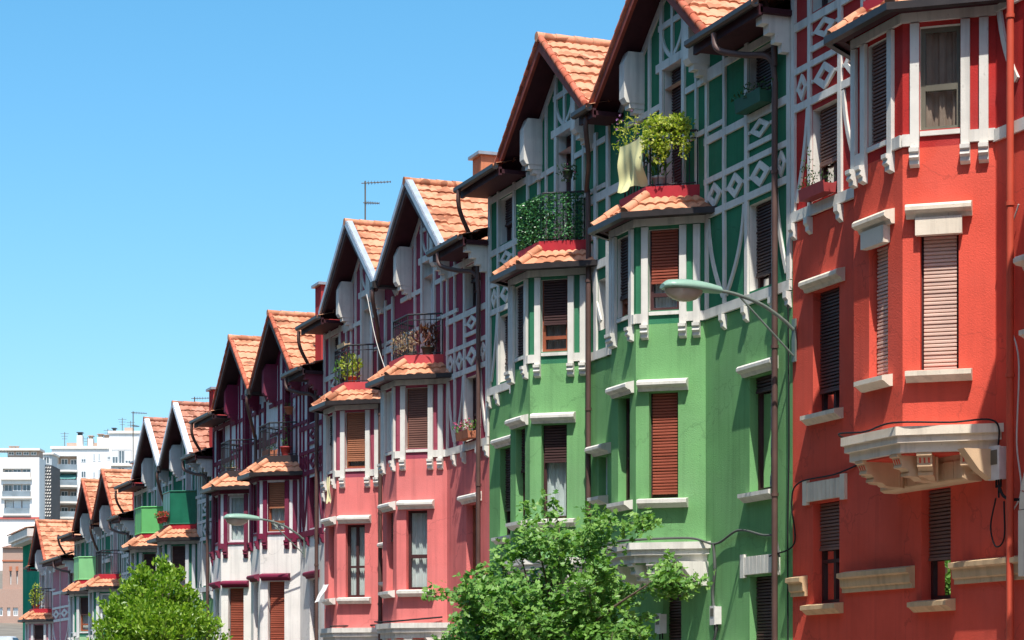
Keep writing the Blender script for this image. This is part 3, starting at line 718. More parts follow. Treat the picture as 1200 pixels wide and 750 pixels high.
house('red_house', hp(0, [20.35, 25.10], fw=1.24, main=stucco('red', (0.70, 0.104, 0.068), .085), panel=stucco('red_panel', (0.46, 0.040, 0.036)), trim=WHITE, stone=CREAM,
    course=OCHRE, corbels=paint('corbel_ochre', (0.66, 0.47, 0.29), .08), barge='tile', barge_mat=REDB, vpu=6.77, gapc=6.2, vpipe=mat('pipe_red', (0.56, 0.085, 0.045), 0.6, 0.1, 3),
    label='red house with cream lintels, nearest in the row and cut off by the right edge', win={
    ('far', 'ground'): dict(frac=.45, shut='mid', curtain='grey', sill=OCHRE), ('far', 'first'): dict(frac=.82, shut='dark', curtain='white', box=None),
    ('far', 'timber'): dict(frac=.6, shut='mid', curtain=None), ('far', 'top'): dict(frac=.2),
    ('bay1', 'ground'): dict(frac=.62, shut='mid', curtain='grey', sill=OCHRE, mull=None),
    ('n1', 'first'): dict(shut='tan', frac=1.0, box=CREAM, frame='dark'), ('f1', 'first'): dict(shut='tan', frac=1.0, box=CREAM),
    ('n1', 'timber'): dict(shut=None, frame='grey', curtain='beige', mull='h'), ('f1', 'timber'): dict(shut='mid', frac=1.0),
    }))
house('green_house', hp(1, [33.30, 38.05], main=stucco('green', (0.175, 0.39, 0.155)), panel=stucco('green_panel', (0.045, 0.20, 0.105)), trim=WHITE, stone=WHITE,
    barge='tile', barge_mat=REDB,
    label='green house with white timbering and an ivy screened balcony beside the red house', win={
    ('near', 'first'): dict(shut='dark', frac=.12, curtain='grey', mull=None), ('near', 'timber'): dict(frac=.82, shut='dark', curtain='grey'),
    ('near', 'top'): dict(shut='dark', frac=.75), ('near', 'ground'): dict(shut='dark', frac=.9),
    ('n0', 'first'): dict(shut='rust', frac=.94, frame='dark'), ('f0', 'first'): dict(shut=None, curtain=None, frame='dark'),
    ('n0', 'timber'): dict(shut='rust', frac=.64, frame='dark', curtain='white'), ('f0', 'timber'): dict(shut='dark', frac=.75),
    ('n1', 'first'): dict(shut='dark', frac=.38, curtain='white', mull=None), ('f1', 'first'): dict(shut='dark', frac=.45),
    ('n1', 'timber'): dict(shut='dark', frac=.6, frame='wood', curtain='grey'), ('f1', 'timber'): dict(shut='dark', frac=1.0),
    ('door1', 'door'): dict(shut=None, frame='dark', curtain='grey'), ('door0', 'door'): dict(shut='dark', frac=1.0),
    ('bay0', 'ground'): dict(shut='dark', frac=.8),
    }))
house('pink_house', hp(2, [46.0, 50.6], main=stucco('pink', (0.72, 0.20, 0.185)), panel=stucco('crimson_panel', (0.34, 0.07, 0.105)), trim=WHITE, stone=WHITE,
    barge='flash', curb=mat('curb_pink', (0.55, 0.07, 0.075), .7, .1, 5), chimney=(5.35, -2.0), ch=17.35, chim=stucco('chimney_orange', (.56, .20, .10)),
    label='pink house with grey edged gables between the green and the white house', win={
    ('n0', 'first'): dict(shut=None, frame='dark', curtain='white', mull='h'), ('f0', 'first'): dict(shut='mid', frac=.35),
    ('n1', 'first'): dict(shut=None, frame='dark', curtain='white', mull='cross'), ('f1', 'first'): dict(shut=None, curtain='white'),
    ('n0', 'timber'): dict(shut='mid', frac=1.0), ('f0', 'timber'): dict(shut=None, frame='white', curtain='white'),
    ('n1', 'timber'): dict(shut='orange', frac=.85), ('door0', 'door'): dict(shut=None, frame='white', curtain='white'), ('door1', 'door'): dict(shut=None, frame='white', curtain='grey'),
    ('near', 'first'): dict(shut=None, frame='wood', curtain='grey', mull=None), ('near', 'timber'): dict(shut=None, curtain='grey'),
    }))
house('white_house', hp(3, [57.9, 62.4], main=stucco('white', (0.80, 0.77, 0.72)), panel=stucco('white_panel', (0.74, 0.73, 0.72)), trim=PURPLE, stone=PURPLE,
    coursebay=PURPLE, course=PURPLE, barge='tile', barge_mat=DARKB, soffit=mat('soffit_dark', (.03, .012, .018), .7, .2, 5), curb=mat('curb_dark', (.04, .03, .03), .7, .1, 5), chimney=(1.3, -.55), ch=16.7, chim=stucco('chimney_red', (.4, .05, .05)),
    label='white house with dark purple timbering and black balconies beside the pink house', win={
    ('n0', 'first'): dict(shut='rust', frac=1.0), ('n1', 'first'): dict(shut='rust', frac=.9), ('f0', 'first'): dict(shut='mid', frac=.9),
    ('n0', 'timber'): dict(shut='orange', frac=.5, curtain='white', frame='wood'), ('n1', 'timber'): dict(shut=None, frame='white', curtain='white', mull='h'),
    }))
house('dark_green_house', hp(4, [70.1, 74.7], main=stucco('pale_green', (0.22, 0.42, 0.20)), panel=stucco('teal_panel', (0.035, 0.17, 0.105)), trim=GREYW, stone=WHITE, tile=TILE_OLD, baytile=TILE,
    barge='flash', flash_mat=WFLASH, chimney=(1.2, -.55), ch=16.5, chim=stucco('chimney_red', (.4, .05, .05)), rail=(), label='dark green house with white edged gables behind the round leafy tree', 
    win={('n0', 'timber'): dict(shut='dark', frac=.6), ('n1', 'timber'): dict(shut='dark', frac=.55)}))
house('mint_green_house', hp(5, [82.8, 87.1], main=stucco('mint', (0.30, 0.50, 0.27)), panel=stucco('teal_panel', (0.035, 0.17, 0.105)), trim=GREYW, stone=WHITE,
    barge='tile', barge_mat=DARKB, rail=(0,), chimney=(1.2, -.55), ch=16.4, chim=stucco('chimney_red', (.4, .05, .05)), label='mint green house with two small orange roofs before the far apartment blocks', win={('n0', 'timber'): dict(shut=None, curtain='white', frame='white')}))
house('lilac_house', hp(6, [98.9], main=stucco('rose', (0.52, 0.12, 0.13)), panel=stucco('lilac_panel', (0.44, 0.20, 0.235)), trim=GREYW, stone=WHITE,
    barge='tile', barge_mat=DARKB, label='lilac and pink house with a single gable, last timbered one at the far end', win={}))
# ------------------------------------------------------------------ far corner house and the buildings beyond
def hl(i, u, n, z): return Vector((15.4-n, B[i]+.002+u, BASE[i]+CZ+z))
def put(o, i, u, n, z, rz=90): o.location = hl(i, u, n, z); o.rotation_euler = (0, 0, R(rz)); return o

h = empty('corner_house', (15.4, 101.32, -10.0+CZ), R(90), 'plain dark green house with flat projecting eaves at the far end of the row', 'house')
SHADE_GREEN = stucco('shaded_green_wall', (0.02, 0.20, 0.125)); LIT_GREEN = stucco('sunlit_green_wall', (0.10, 0.42, 0.16))  # one green wall: shade painted into the upper colour, sunlight into the lower
m = MB(); m.wall(F0, 0, 5.3, 4.2, 16.6, []); 
for u in (0, 5.3): m.face([(u, 0, 4.2), (u, -10, 4.2), (u, -10, 16.6), (u, 0, 16.6)])
m.build('wall', SHADE_GREEN, h)
m = MB(); m.wall(F0, 0, 5.3, -1.2, 4.2, []); 
for u in (0, 5.3): m.face([(u, 0, -1.2), (u, -10, -1.2), (u, -10, 4.2), (u, 0, 4.2)])
m.build('lower_wall', LIT_GREEN, h)
m = MB(); m.box(F0, 0, 5.4, .002, .12, 6.2, 6.4); m.build('string_course', WHITE, h)
m = MB(); m.box(F0, -.2, 5.9, -10.5, .6, 16.6, 16.95); m.box(F0, -.1, 5.75, -10.4, .48, 16.45, 16.6); m.build('eaves', paint('eaves_stone', (.62, .58, .52)), h)
m = MB(); m.tiles((-.2, .65, 16.96), (5.9, .65, 16.96), (5.9, -5, 18.0), (-.2, -5, 18.0), 10, seg=3); m.build('roof', TILE, h)

def frontal(name, x0, x1, Z, label, cat, ybase=780):
    """Empty at the foot of a far building that faces the camera; local x right, y away, z up; metres."""
    o = atZ(x0, 800, Z); g_ = ground_z(o.y) - 1.0
    e = empty(name, (o.x, o.y, g_), -ALPHA, label, cat)
    sc_ = FPX/Z
    zz = lambda y: (800-y)/sc_ + CZ - g_
    return e, (x1-x0)/sc_, zz, sc_
FB = F((0, 0), (1, 0))
class FX(F):                              # plane facing -y (towards the camera)
    def __init__(s): s.o = (0, 0); s.d = (1, 0); s.n = (0, -1); s.len = 1
FC = FX()
M_FARW = mat('far_white_render', (0.80, 0.79, 0.76), 0.9, 0.05, .3, stain=.08); M_FARC = mat('far_cream_render', (0.78, 0.73, 0.66), 0.9, 0.05, .3, stain=.06)
M_FGL = mat('far_window', (0.10, 0.14, 0.16), 0.15, 0.4, .6, spec=.6); M_FAWN = mat('far_awning', (0.12, 0.30, 0.28), 0.7, .1, 1)
M_FRAIL = mat('far_rail', (0.22, 0.27, 0.30), 0.4, .2, .8); M_FBLIND = mat('far_blind', (0.66, 0.70, 0.70), 0.7, .08, .5)
M_FTERR = mat('far_terrace_wall', (0.46, 0.34, 0.27), .9, .08, .5)
def fwin(parent, x0, x1, z0, z1, n=0.0, blind=0.0, mull=1):
    b = MB(); t = .12
    for a, c in ((x0, x0+t), (x1-t, x1)): b.box(FC, a, c, n, n+.06, z0, z1)
    b.box(FC, x0+t, x1-t, n, n+.06, z0, z0+t); b.box(FC, x0+t, x1-t, n, n+.06, z1-t, z1)
    for i in range(mull): xm = x0+(x1-x0)*(i+1)/(mull+1); b.box(FC, xm-.05, xm+.05, n, n+.05, z0+t, z1-t)
    o = b.build('window', M_FRAME['white'], parent)
    b = MB(); b.face([FC(x0+t, n+.02, z0+t), FC(x1-t, n+.02, z0+t), FC(x1-t, n+.02, z1-t), FC(x0+t, n+.02, z1-t)]); b.build('pane', M_FGL, o)
    if blind: b = MB(); b.box(FC, x0+t, x1-t, n+.022, n+.045, z1-t-(z1-z0-2*t)*blind, z1-t); b.build('blind', M_FBLIND, o)
    return o
# --- white tower with glazed balconies, left edge
e, wd, zz, k = frontal('apartment_tower', -70, 46, 400, 'white apartment block with stacked glazed balconies at the left edge', 'building')
X = lambda x: (x+70)/k
m = MB(); hs = [(X(3), X(36), zz(560), zz(549)), (X(3), X(36), zz(582), zz(567)), (X(5), X(35), zz(602), zz(586))]
m.wall(FC, 0, wd, 0, zz(536), hs, depth=1.6); 
for u in (0.01, wd-.01): m.face([(u, 0.01, 0), (u, 14, 0), (u, 14, zz(536)), (u, .01, zz(536))])
m.face([(0, 0, zz(536)), (wd, 0, zz(536)), (wd, 14, zz(536)), (0, 14, zz(536))])
m.build('wall', M_FARW, e)
for (a, b, z0, z1), bl in zip(hs, (.0, .0, .75)):
    m = MB(); m.face([FC(a, -1.59, z0), FC(b, -1.59, z0), FC(b, -1.59, z1), FC(a, -1.59, z1)]); m.build('balcony_back', M_FTERR, e)
    for q in range(3): fwin(e, a+(b-a)*(q+.06)/3, a+(b-a)*(q+.94)/3, z0+(.1 if bl else 1.0), z1-.06, n=-.5 if q else -.9, blind=bl)
    m = MB(); m.box(FC, a-.25, b+.25, -.2, .5, z0-.35, z0-.02); m.build('balcony_slab', M_FARC, e)
    m = MB(); m.box(FC, a, b, .3, .36, z0, z0+1.0); m.build('parapet', M_FRAIL if z1 < zz(550) else M_FARC, e)
m = MB(); m.box(FC, 0, wd, .0, .25, zz(608.5), zz(606)); m.build('string_course', mat('far_red_band', (.5, .12, .1), .8, .1, 1), e)
m = MB(); m.box(FC, X(8), wd-.1, -3.5, -.6, zz(536), zz(527.5)); m.build('penthouse', M_FTERR, e)
for q in range(4): fwin(e, X(9)+q*1.35, X(9)+q*1.35+1.05, zz(535)+.3, zz(529), n=-.59)
m = MB(); m.box(FC, -.2, wd+.2, -4, .5, zz(528), zz(525.5)); m.build('roof_slab', M_FARC, e)
for q in (8.5, 12.5, 16.5):
    m = MB(); m.box(FC, X(q), X(q)+.45, -2, -1.5, zz(525.5), zz(522.5)); m.extz([(X(q)-.1, 1.4), (X(q)+.55, 1.4), (X(q)+.55, 2.1), (X(q)-.1, 2.1)], zz(522.3), zz(521.6)); m.build('chimney', M_FTERR, e)
# --- dark patterned stair block
e, wd, zz, k = frontal('stair_block', 46.5, 60, 405, 'narrow block of dark pierced screen between the two white apartment blocks', 'building')
m = MB(); m.box(FC, 0, wd, -8, 0, 0, zz(545)); m.build('wall', mat('screen_dark', (.07, .075, .08), .8, .1, 1), e)
m = MB(); nx, nz = 5, 16
for i in range(nx):
    for j in range(nz):
        x0 = wd*(i+.12+.25*(j % 2))/nx; z0 = zz(606) + (zz(546)-zz(606))*(j+.15)/nz; ww, hh = wd/nx*.62, (zz(546)-zz(606))/nz*.66
        A = [FC(x0, .0, z0), FC(x0+ww, .0, z0+hh*.35), FC(x0+ww*.9, .0, z0+hh), FC(x0+ww*.1, .0, z0+hh*.6)]; Bq = [FC(p[0], .12, p[2]) for p in A]
        m.face(Bq); [m.face([A[t], A[(t+1) % 4], Bq[(t+1) % 4], Bq[t]]) for t in range(4)]
m.build('pierced_screen', M_FARC, e)
m = MB(); m.box(FC, .1, wd-.1, -6, -1, zz(545), zz(532)); m.build('lift_house', mat('far_grey', (.45, .5, .52), .8, .1, 1), e)
fwin(e, .5, wd-.5, zz(543), zz(534.5), n=-.99)
m = MB(); m.box(FC, -.3, wd+.3, -6.3, -.6, zz(532), zz(530)); m.build('roof_slab', M_FARC, e)
# --- long white block stepping up to the right
e, wd, zz, k = frontal('apartment_block', 60.5, 205, 420, 'long white apartment block with curved balconies and roof chimneys behind the gables', 'building')
X = lambda x: (x-60.5)/k
m = MB(); rows = [(551, 534), (569, 554), (588, 572), (606, 591)]
hs = [(X(66), X(90), zz(a), zz(b)) for a, b in rows]
m.wall(FC, 0, X(128), 0, zz(525), hs, depth=2.2); m.wall(FC, X(128), wd, 0, zz(507), [(X(131), X(154), zz(544), zz(527)), (X(131), X(154), zz(563), zz(547))], depth=1.5)
m.face([(0, 0, zz(525)), (X(128), 0, zz(525)), (X(128), 14, zz(525)), (0, 14, zz(525))]); m.face([(X(128), 0, zz(507)), (wd, 0, zz(507)), (wd, 14, zz(507)), (X(128), 14, zz(507))])
m.face([(X(128), .01, zz(525)), (X(128), 14, zz(525)), (X(128), 14, zz(507)), (X(128), .01, zz(507))]); m.face([(0, 0, 0), (0, 14, 0), (0, 14, zz(525)), (0, .01, zz(525))])
m.build('wall', M_FARW, e)
m = MB(); m.box(FC, -.2, X(128), .0, .3, zz(526), zz(523)); m.box(FC, X(128)-.2, wd, .0, .3, zz(508), zz(505)); m.build('parapet', M_FARC, e)
for j, (a, b) in enumerate(rows):
    z0, z1 = zz(a), zz(b)
    m = MB(); m.face([FC(X(66), -2.19, z0), FC(X(90), -2.19, z0), FC(X(90), -2.19, z1), FC(X(66), -2.19, z1)]); m.build('balcony_back', M_FTERR, e)
    fwin(e, X(69), X(77), z0+.1, z1-.4, n=-2.1, mull=1); fwin(e, X(80), X(88), z0+.6, z1-.5, n=-2.1)
    cur = lambda d: [(X(65)+(X(91)-X(65))*t/10, -(.1+d*math.sin(math.pi*(.15+.7*t/10)))) for t in range(11)] + [(X(91), .3), (X(65), .3)]
    m = MB(); m.extz(cur(.9), z0-.35, z0); m.build('balcony_slab', M_FARC, e)
    m = MB(); c = cur(.82)[:11]; [m.face([(*c[t], z0), (*c[t+1], z0), (*c[t+1], z0+1.05), (*c[t], z0+1.05)]) for t in range(10)]; m.build('balcony_railing', M_FRAIL, e)
    if j == 1: m = MB(); m.extr(FC, [(-1.2, z1-.1), (.6, z0+1.3), (.6, z0+1.2), (-1.2, z1-.2)], X(67), X(89)); m.build('awning', M_FAWN, e)
for xs_, ys_ in (((95, 101), (533, 542)), ((109, 112), (531.5, 540.5)), ((115, 118), (531, 540.5)), ((95, 101), (552, 560)), ((109, 112), (550.5, 560)), ((115, 118), (550, 560)), ((125.5, 130), (530, 539)), ((160, 163.5), (527, 538)), ((109, 112), (570, 579)), ((95, 101), (571, 580)), ((180, 186), (520, 532)), ((180, 186), (540, 552))):
    fwin(e, X(xs_[0]), X(xs_[1]), zz(ys_[1]), zz(ys_[0]), n=.003, blind=random.choice((.3, .6, 0)))
for z0, z1 in ((544, 527), (563, 547)):
    m = MB(); m.face([FC(X(131), -1.49, zz(z0)), FC(X(154), -1.49, zz(z0)), FC(X(154), -1.49, zz(z1)), FC(X(131), -1.49, zz(z1))]); m.build('balcony_back', M_FTERR, e)
    for q in range(3): fwin(e, X(131)+q*1.22+.05, X(131)+q*1.22+1.2, zz(z0)+.1, zz(z1)-.1, n=-.1, blind=(.5, .0, .8)[q])
    m = MB(); m.box(FC, X(130), X(155), 0, .6, zz(z0)-.35, zz(z0)); m.build('balcony_slab', M_FARC, e)
for a, b, y0, y1, cap in ((88, 94.5, 524, 509, 1), (101, 107, 524, 513, 0), (112, 119, 524, 511, 0), (129, 134, 507, 504, 1), (119, 127, 524, 512, 0)):
    m = MB(); m.box(FC, X(a), X(b), -3, -1.6, zz(y0)-.2, zz(y1)); c_ = m.build('chimney', M_FARC, e)
    m = MB(); m.box(FC, X(a)+.15, X(b)-.15, -2.8, -1.8, zz(y1), zz(y1)+.5); m.box(FC, X(a)-.05, X(b)+.05, -3.1, -1.5, zz(y1)+.5, zz(y1)+.62); m.build('chimney_cap', M_FTERR if not cap else mat('cap_dark', (.05, .06, .07), .6, .1, 1), c_)
for x_, h_ in ((72, 3.2), (99, 2.2), (123, 3.8), (140, 3.0), (150, 2.4)):
    m = MB(); zb_ = zz(524 if x_ < 128 else 506); m.tube([(X(x_), 3, zb_-.5), (X(x_), 3, zb_+h_)], .07, 5)
    for q in range(3): m.tube([(X(x_)-.8+.15*q, 3, zb_+h_-.3-.5*q), (X(x_)+.8-.15*q, 3, zb_+h_-.3-.5*q)], .04, 4)
    m.build('roof_aerial', M_FRAME['grey'], e)
for x_, w_ in ((75, 1.3), (83, .9), (104, 1.1), (143, 1.6)):
    m = MB(); zb_ = zz(524 if x_ < 128 else 506); m.box(FC, X(x_), X(x_)+w_, -4, -2.5, zb_-.1, zb_+1.1); m.build('roof_plant', M_FTERR, e)
# --- brick building low on the left
e, wd, zz, k = frontal('brick_building', -40, 29, 250, 'small brown brick building with narrow windows below the white tower', 'building')
X = lambda x: (x+40)/k
BR = mat_brick('brown_brick', (.36, .20, .145), (.42, .25, .18), (.40, .33, .28), 5)
m = MB(); hs = [(X(11.5), X(13.5), zz(685), zz(669)), (X(19), X(21), zz(685), zz(669))]
m.wall(FC, X(3), wd, zz(691), zz(641), hs, depth=.4); m.face([(X(3), 0, zz(691)), (X(3), 10, zz(691)), (X(3), 10, zz(641)), (X(3), 0, zz(641))]); m.face([(wd, 0, zz(691)), (wd, 10, zz(691)), (wd, 10, zz(641)), (wd, 0, zz(641))])
m.wall(FC, 0, wd+4, 0, zz(690.5), [(X(-4), X(4), zz(722), zz(712)), (X(9), X(13), zz(722), zz(712)), (X(16), X(22), zz(722), zz(712))], n=.35, depth=.3)
m.face([FC(0, .35, zz(690.5)), FC(wd, .35, zz(690.5)), FC(wd, -8, zz(690.5)), FC(0, -8, zz(690.5))]); m.build('wall', BR, e)
for a, b, c, d in hs:
    o = fwin(e, a, b, c, d, n=-.35, mull=0); q = MB(); q.box(FC, a-.05, b+.05, .0, .05, d, d+.5); q.build('lintel', M_TERRA, o)
for a, b in ((-4, 4), (9, 13), (16, 22)): fwin(e, X(a), X(b), zz(722), zz(712), n=.1, blind=.4)
m = MB(); m.tiles((X(2.3), -.3, zz(642)), (wd+.4, -.3, zz(642)), (wd+.4, 5, zz(635)), (X(4.5), 5, zz(635)), 6, .5, .05, .06, 3); m.build('roof', mat_tile('roof_brown', (.36, .20, .14)), e)
m = MB(); m.box(FC, X(3)-.05, wd+.05, .0, .09, zz(658), zz(656.3)); m.build('string_course', M_TERRA, e)

# --- parked car and a low fence where the far street climbs
def car():
    o = atZ(7, 757, 195); e = empty('parked_car', (o.x, o.y, ground_z(o.y)), -ALPHA-.15, 'pale silver parked car on the climbing street at the lower left corner', 'car')
    b = MB(); P = [(-.86, .35), (-.88, .75), (-.82, .92), (-.66, 1.38), (-.5, 1.46), (.5, 1.46), (.66, 1.38), (.82, .92), (.88, .75), (.86, .35)]
    rows = []
    for y_, sx, zc in ((-2.05, .86, .42), (-1.95, .95, .55), (-1.0, 1, .64), (-.35, .97, 1.0), (.9, .97, 1.0), (1.6, .96, .72), (2.0, .92, .62)):
        rows.append([(x*sx, y_, min(z, .35+(z-.35)*zc) if z > .35 else z) for x, z in P])
    b.sm = True; b.grid(rows); b.face(rows[0]); b.face(rows[-1]); body = b.build('body', mat('car_silver', (.62, .63, .62), .25, .03, 2, metal=.3, spec=.6), e)
    gm = mat('car_glass', (.04, .05, .055), .08, .1, 1, spec=.8)
    b = MB(); b.face([(-.66, -.98, .95), (.66, -.98, .95), (.56, -.42, 1.37), (-.56, -.42, 1.37)]); b.build('windscreen', gm, e)
    for sx in (-1, 1): b = MB(); b.face([(sx*.86, -.3, .95), (sx*.86, 1.2, .95), (sx*.68, 1.0, 1.35), (sx*.68, -.2, 1.35)]); b.build('side_window', gm, e)
    for sx in (-1, 1):
        b = MB(); b.box(F0, sx*.62-.14, sx*.62+.14, -2.06, -2.0, .58, .72); b.build('headlight', M_FRAME['white'], e)
        for y_ in (-1.3, 1.3):
            b = MB(); b.tube([(sx*.72, y_, .32), (sx*.9, y_, .32)], .32, 16); t = b.build('wheel', mat('tyre', (.02, .02, .02), .9, .1, 5), e)
            b = MB(); b.tube([(sx*.88, y_, .32), (sx*.91, y_, .32)], .2, 12); b.build('rim', M_FRAME['grey'], t)
car()
o = atZ(16, 752, 190); e = empty('railing_fence', (o.x, o.y, ground_z(o.y)), -ALPHA, 'dark low railing beside the climbing street at the lower left', 'fence')
m = MB(); [m.box(FC, 0, 1.9, -.03, .03, z_, z_+.07) for z_ in (.35, 1.3, 1.65)]; m.build('rails', M_IRON, e)
for q in range(4): m = MB(); m.box(FC, q*.6, q*.6+.1, -.05, .05, 0, 1.7); m.build('post', M_IRON, e)

# ------------------------------------------------------------------ street lamps on wall brackets
M_LAMP = mat('lamp_green_enamel', (0.23, 0.38, 0.30), 0.4, 0.06, 6, spec=.5); M_ARM = mat('lamp_arm', (0.20, 0.25, 0.22), 0.45, .1, 8, metal=.4)
M_BOWL = mat('lamp_bowl', (0.42, 0.36, 0.28), 0.15, .1, 5, spec=.7)
lamp = empty('street_lamp', (15.38, 29.02, 4.76+CZ), R(90), 'green street lamp on a curved arm fixed where the green and red houses meet', 'street lamp', 'street lamps on wall brackets')
m = MB(); m.box(F0, -.05, .05, .0, .03, -.05, .58); m.build('wall_plate', M_ARM, lamp)
m = MB(); m.tube(bez([(0, .03, .42), (0, .2, .56), (0, .55, .76), (0, .95, .88), (0, 1.25, .92), (0, 1.45, .925)], 6), .027, 8); m.build('arm', M_ARM, lamp)
m = MB(); m.tube([(0, .03, .04), (0, .92, .87)], .015, 6); m.build('strut', M_ARM, lamp)
m = MB(); m.sm = True; rows = []
for t in range(13):
    v = t/12; n_ = 1.22 + .92*v; w_ = (.055 + .15*math.sin(math.pi*min(1, v*.62+.08))**1.0) if v < .97 else .09; hgt = (.05+.085*math.sin(math.pi*min(1, .12+v*.72)))*(1 if v < .97 else .5)
    rows.append([(w_*math.cos(a), n_, .90 + .02*v + (hgt*math.sin(a) if math.sin(a) > 0 else .02*math.sin(a))) for a in [2*math.pi*q/14 for q in range(14)]])
m.grid(rows, True); m.sm = False; m.face(rows[0]); m.face(rows[-1]); m.build('lamp_housing', M_LAMP, lamp)
m = MB(); m.sm = True; m.grid([[(.16*math.cos(a)*c_, 1.80+.30*math.sin(a)*c_, .895-.17*s_) for a in [2*math.pi*q/18 for q in range(18)]] for c_, s_ in [(math.cos(R(t)), math.sin(R(t))) for t in (0, 15, 30, 50, 70, 88)]], True); m.build('lamp_bowl', M_BOWL, lamp)
l2 = lamp.copy(); COL.objects.link(l2); l2.location = (15.38, 56.2, 3.33+CZ); l2['label'] = 'green street lamp on a curved arm in front of the white house'
for c_ in list(lamp.children): q = c_.copy(); COL.objects.link(q); q.parent = l2

# ------------------------------------------------------------------ greenery
def leaf(mb, c, L, wd, rng, up=.4, out=None, lobes=False):
    d = Vector((rng.gauss(0, 1), rng.gauss(0, 1), rng.gauss(0, 1)+up)); 
    if out is not None: d += out
    if lobes:                             # flat blades that turn their face to the light
        n = Vector((rng.gauss(-.25, .55), rng.gauss(-.35, .55), rng.gauss(.8, .5))); n.normalize(); s_ = d.cross(n)
        if s_.length < 1e-3: return
        s_.normalize(); d = n.cross(s_); b = .10*L
    else:
        d.normalize(); q = Vector((rng.gauss(0, 1), rng.gauss(0, 1), rng.gauss(0, 1))); s_ = d.cross(q)
        if s_.length < 1e-3: return
        s_.normalize(); n = d.cross(s_); b = .18*L
    if lobes:
        P = [c, c+d*L*.2+s_*wd*.66+n*b*.6, c+d*L*.5+s_*wd*.27, c+d*L*.70+s_*wd*.56+n*b, c+d*L*.8+s_*wd*.2+n*b*.4, c+d*L+n*b,
             c+d*L*.8-s_*wd*.2+n*b*.4, c+d*L*.70-s_*wd*.56+n*b, c+d*L*.5-s_*wd*.27, c+d*L*.2-s_*wd*.66+n*b*.6]
        i = len(mb.v); mb.v += [tuple(p) for p in P]
        for t in ((0, 1, 2, 8, 9), (2, 3, 4, 6, 7, 8), (4, 5, 6)): mb.f.append(tuple(i+k for k in t)); mb.m.append(0); mb.smooth.append(False)
    else:
        i = len(mb.v); mb.v += [tuple(p) for p in (c, c+d*L*.45+s_*wd*.5+n*b, c+d*L, c+d*L*.45-s_*wd*.5+n*b, c+d*L*.5)]
        for t in ((0, 1, 4), (1, 2, 4), (2, 3, 4), (3, 0, 4)): mb.f.append(tuple(i+k for k in t)); mb.m.append(0); mb.smooth.append(False)
def tree(name, base, blobs, label, cat, leafm, nclus, per, L, wd, seed, lobes, up, crad, trunk_top, gap=-.10):
    rng = random.Random(seed); e = empty(name, base, 0, label, cat); cl = []
    tot = sum(b[3] for b in blobs)
    for (cx, cy, cz), (rx, ry, rz), fill, wgt in blobs:
        for _ in range(int(nclus*wgt/tot)):
            while True:
                v = Vector((rng.uniform(-1, 1), rng.uniform(-1, 1), rng.uniform(-1, 1)))
                if v.length <= 1 and v.length > 1e-3 and rng.random() < fill + (1-fill)*v.length**2: break
            if noise.noise(Vector((cx+v.x*rx, cy+v.y*ry, cz+v.z*rz))*1.9+Vector((seed*3.1, 0, 0))) < gap: continue
            r = v.length; v *= 1 + .16*noise.noise(v*2.3+Vector((seed, 0, 0)))
            cl.append((Vector((cx+v.x*rx, cy+v.y*ry, cz+v.z*rz)), v.normalized()))
    mb = MB(); tw = MB(); c0 = Vector((0, 0, trunk_top))
    for c, o in cl:
        k = rng.uniform(.55, 1.25); ax = (o*.8+Vector((rng.gauss(0, .5), rng.gauss(0, .5), rng.gauss(.25, .5)))).normalized()
        for _ in range(int(per*k)):
            t = rng.uniform(-1, 1); p = c + ax*t*crad*1.25*k + Vector((rng.gauss(0, 1), rng.gauss(0, 1), rng.gauss(0, .8)))*crad*.42
            leaf(mb, p, L*rng.uniform(.6, 1.2), wd*rng.uniform(.7, 1.15), rng, up, o*.6, lobes)
        tw.tube([c-ax*crad*1.4*k, c+ax*crad*1.2*k], [.008, .004], 4, False)
    mb.build('crown', leafm, e)
    bark = mat('bark', (.12, .09, .065), .95, .25, 9, .5, 40)
    t = MB(); t.tube(bez([(0, 0, -.2), (.03, .02, trunk_top*.35), (-.04, .03, trunk_top*.7), (0, 0, trunk_top)], 5), [.17-.06*i/15 for i in range(16)], 10); T = t.build('trunk', bark, e)
    for j in range(0, len(cl), max(1, len(cl)//34)):
        c = cl[j][0]; mid = c0.lerp(c, .5)+Vector((rng.gauss(0, .12), rng.gauss(0, .12), .12))
        st = Vector((0, 0, trunk_top*rng.uniform(.75, 1)))
        pts = bez([st, st.lerp(mid, .5), mid, c], 4); tw.tube(pts, [.055-.047*i/(len(pts)-1) for i in range(len(pts))], 6)
    tw.build('limbs', bark, T); return e
LA = mat_leaf('leaf_maple', (.065, .19, .03), (.20, .36, .075), .26, .45); LB = mat_leaf('leaf_laurel', (.09, .21, .015), (.28, .42, .045), .32, .36)
gz = lambda y: ground_z(y)+.14
zb = gz(30.8); zc = CZ - zb
tree('leafy_tree', (12.3, 30.8, zb), [((0, 0, zc+.30), (1.42, 1.6, 1.75), .35, 10), ((-1.38, .2, zc+1.28), (.42, .5, .22), .7, .40), ((-1.2, .2, zc+.15), (.5, .8, .7), .5, 1.1), ((-.3, 1.15, zc+.7), (.8, 1.25, .8), .4, 2.6), ((0, 2.2, zc+.1), (.7, .8, .8), .4, 1.2), ((.2, -.8, zc+.4), (.7, .9, .8), .4, 1.4),
    ((.1, .0, zc+2.25), (.75, 1.0, .42), .7, .55), ((.55, -1.15, zc+2.35), (.45, .5, .35), .7, .2), ((1.0, -1.75, zc+1.45), (.33, .6, .2), .7, .22), ((-.2, 2.2, zc+1.55), (.4, .55, .22), .7, .22)],
    'light green tree with sprawling lobed leaves in front of the green house', 'tree', LA, 900, 46, .098, .086, 5, True, .35, .18, 3.9, -.14)
zb = gz(60.3); zc = CZ - zb
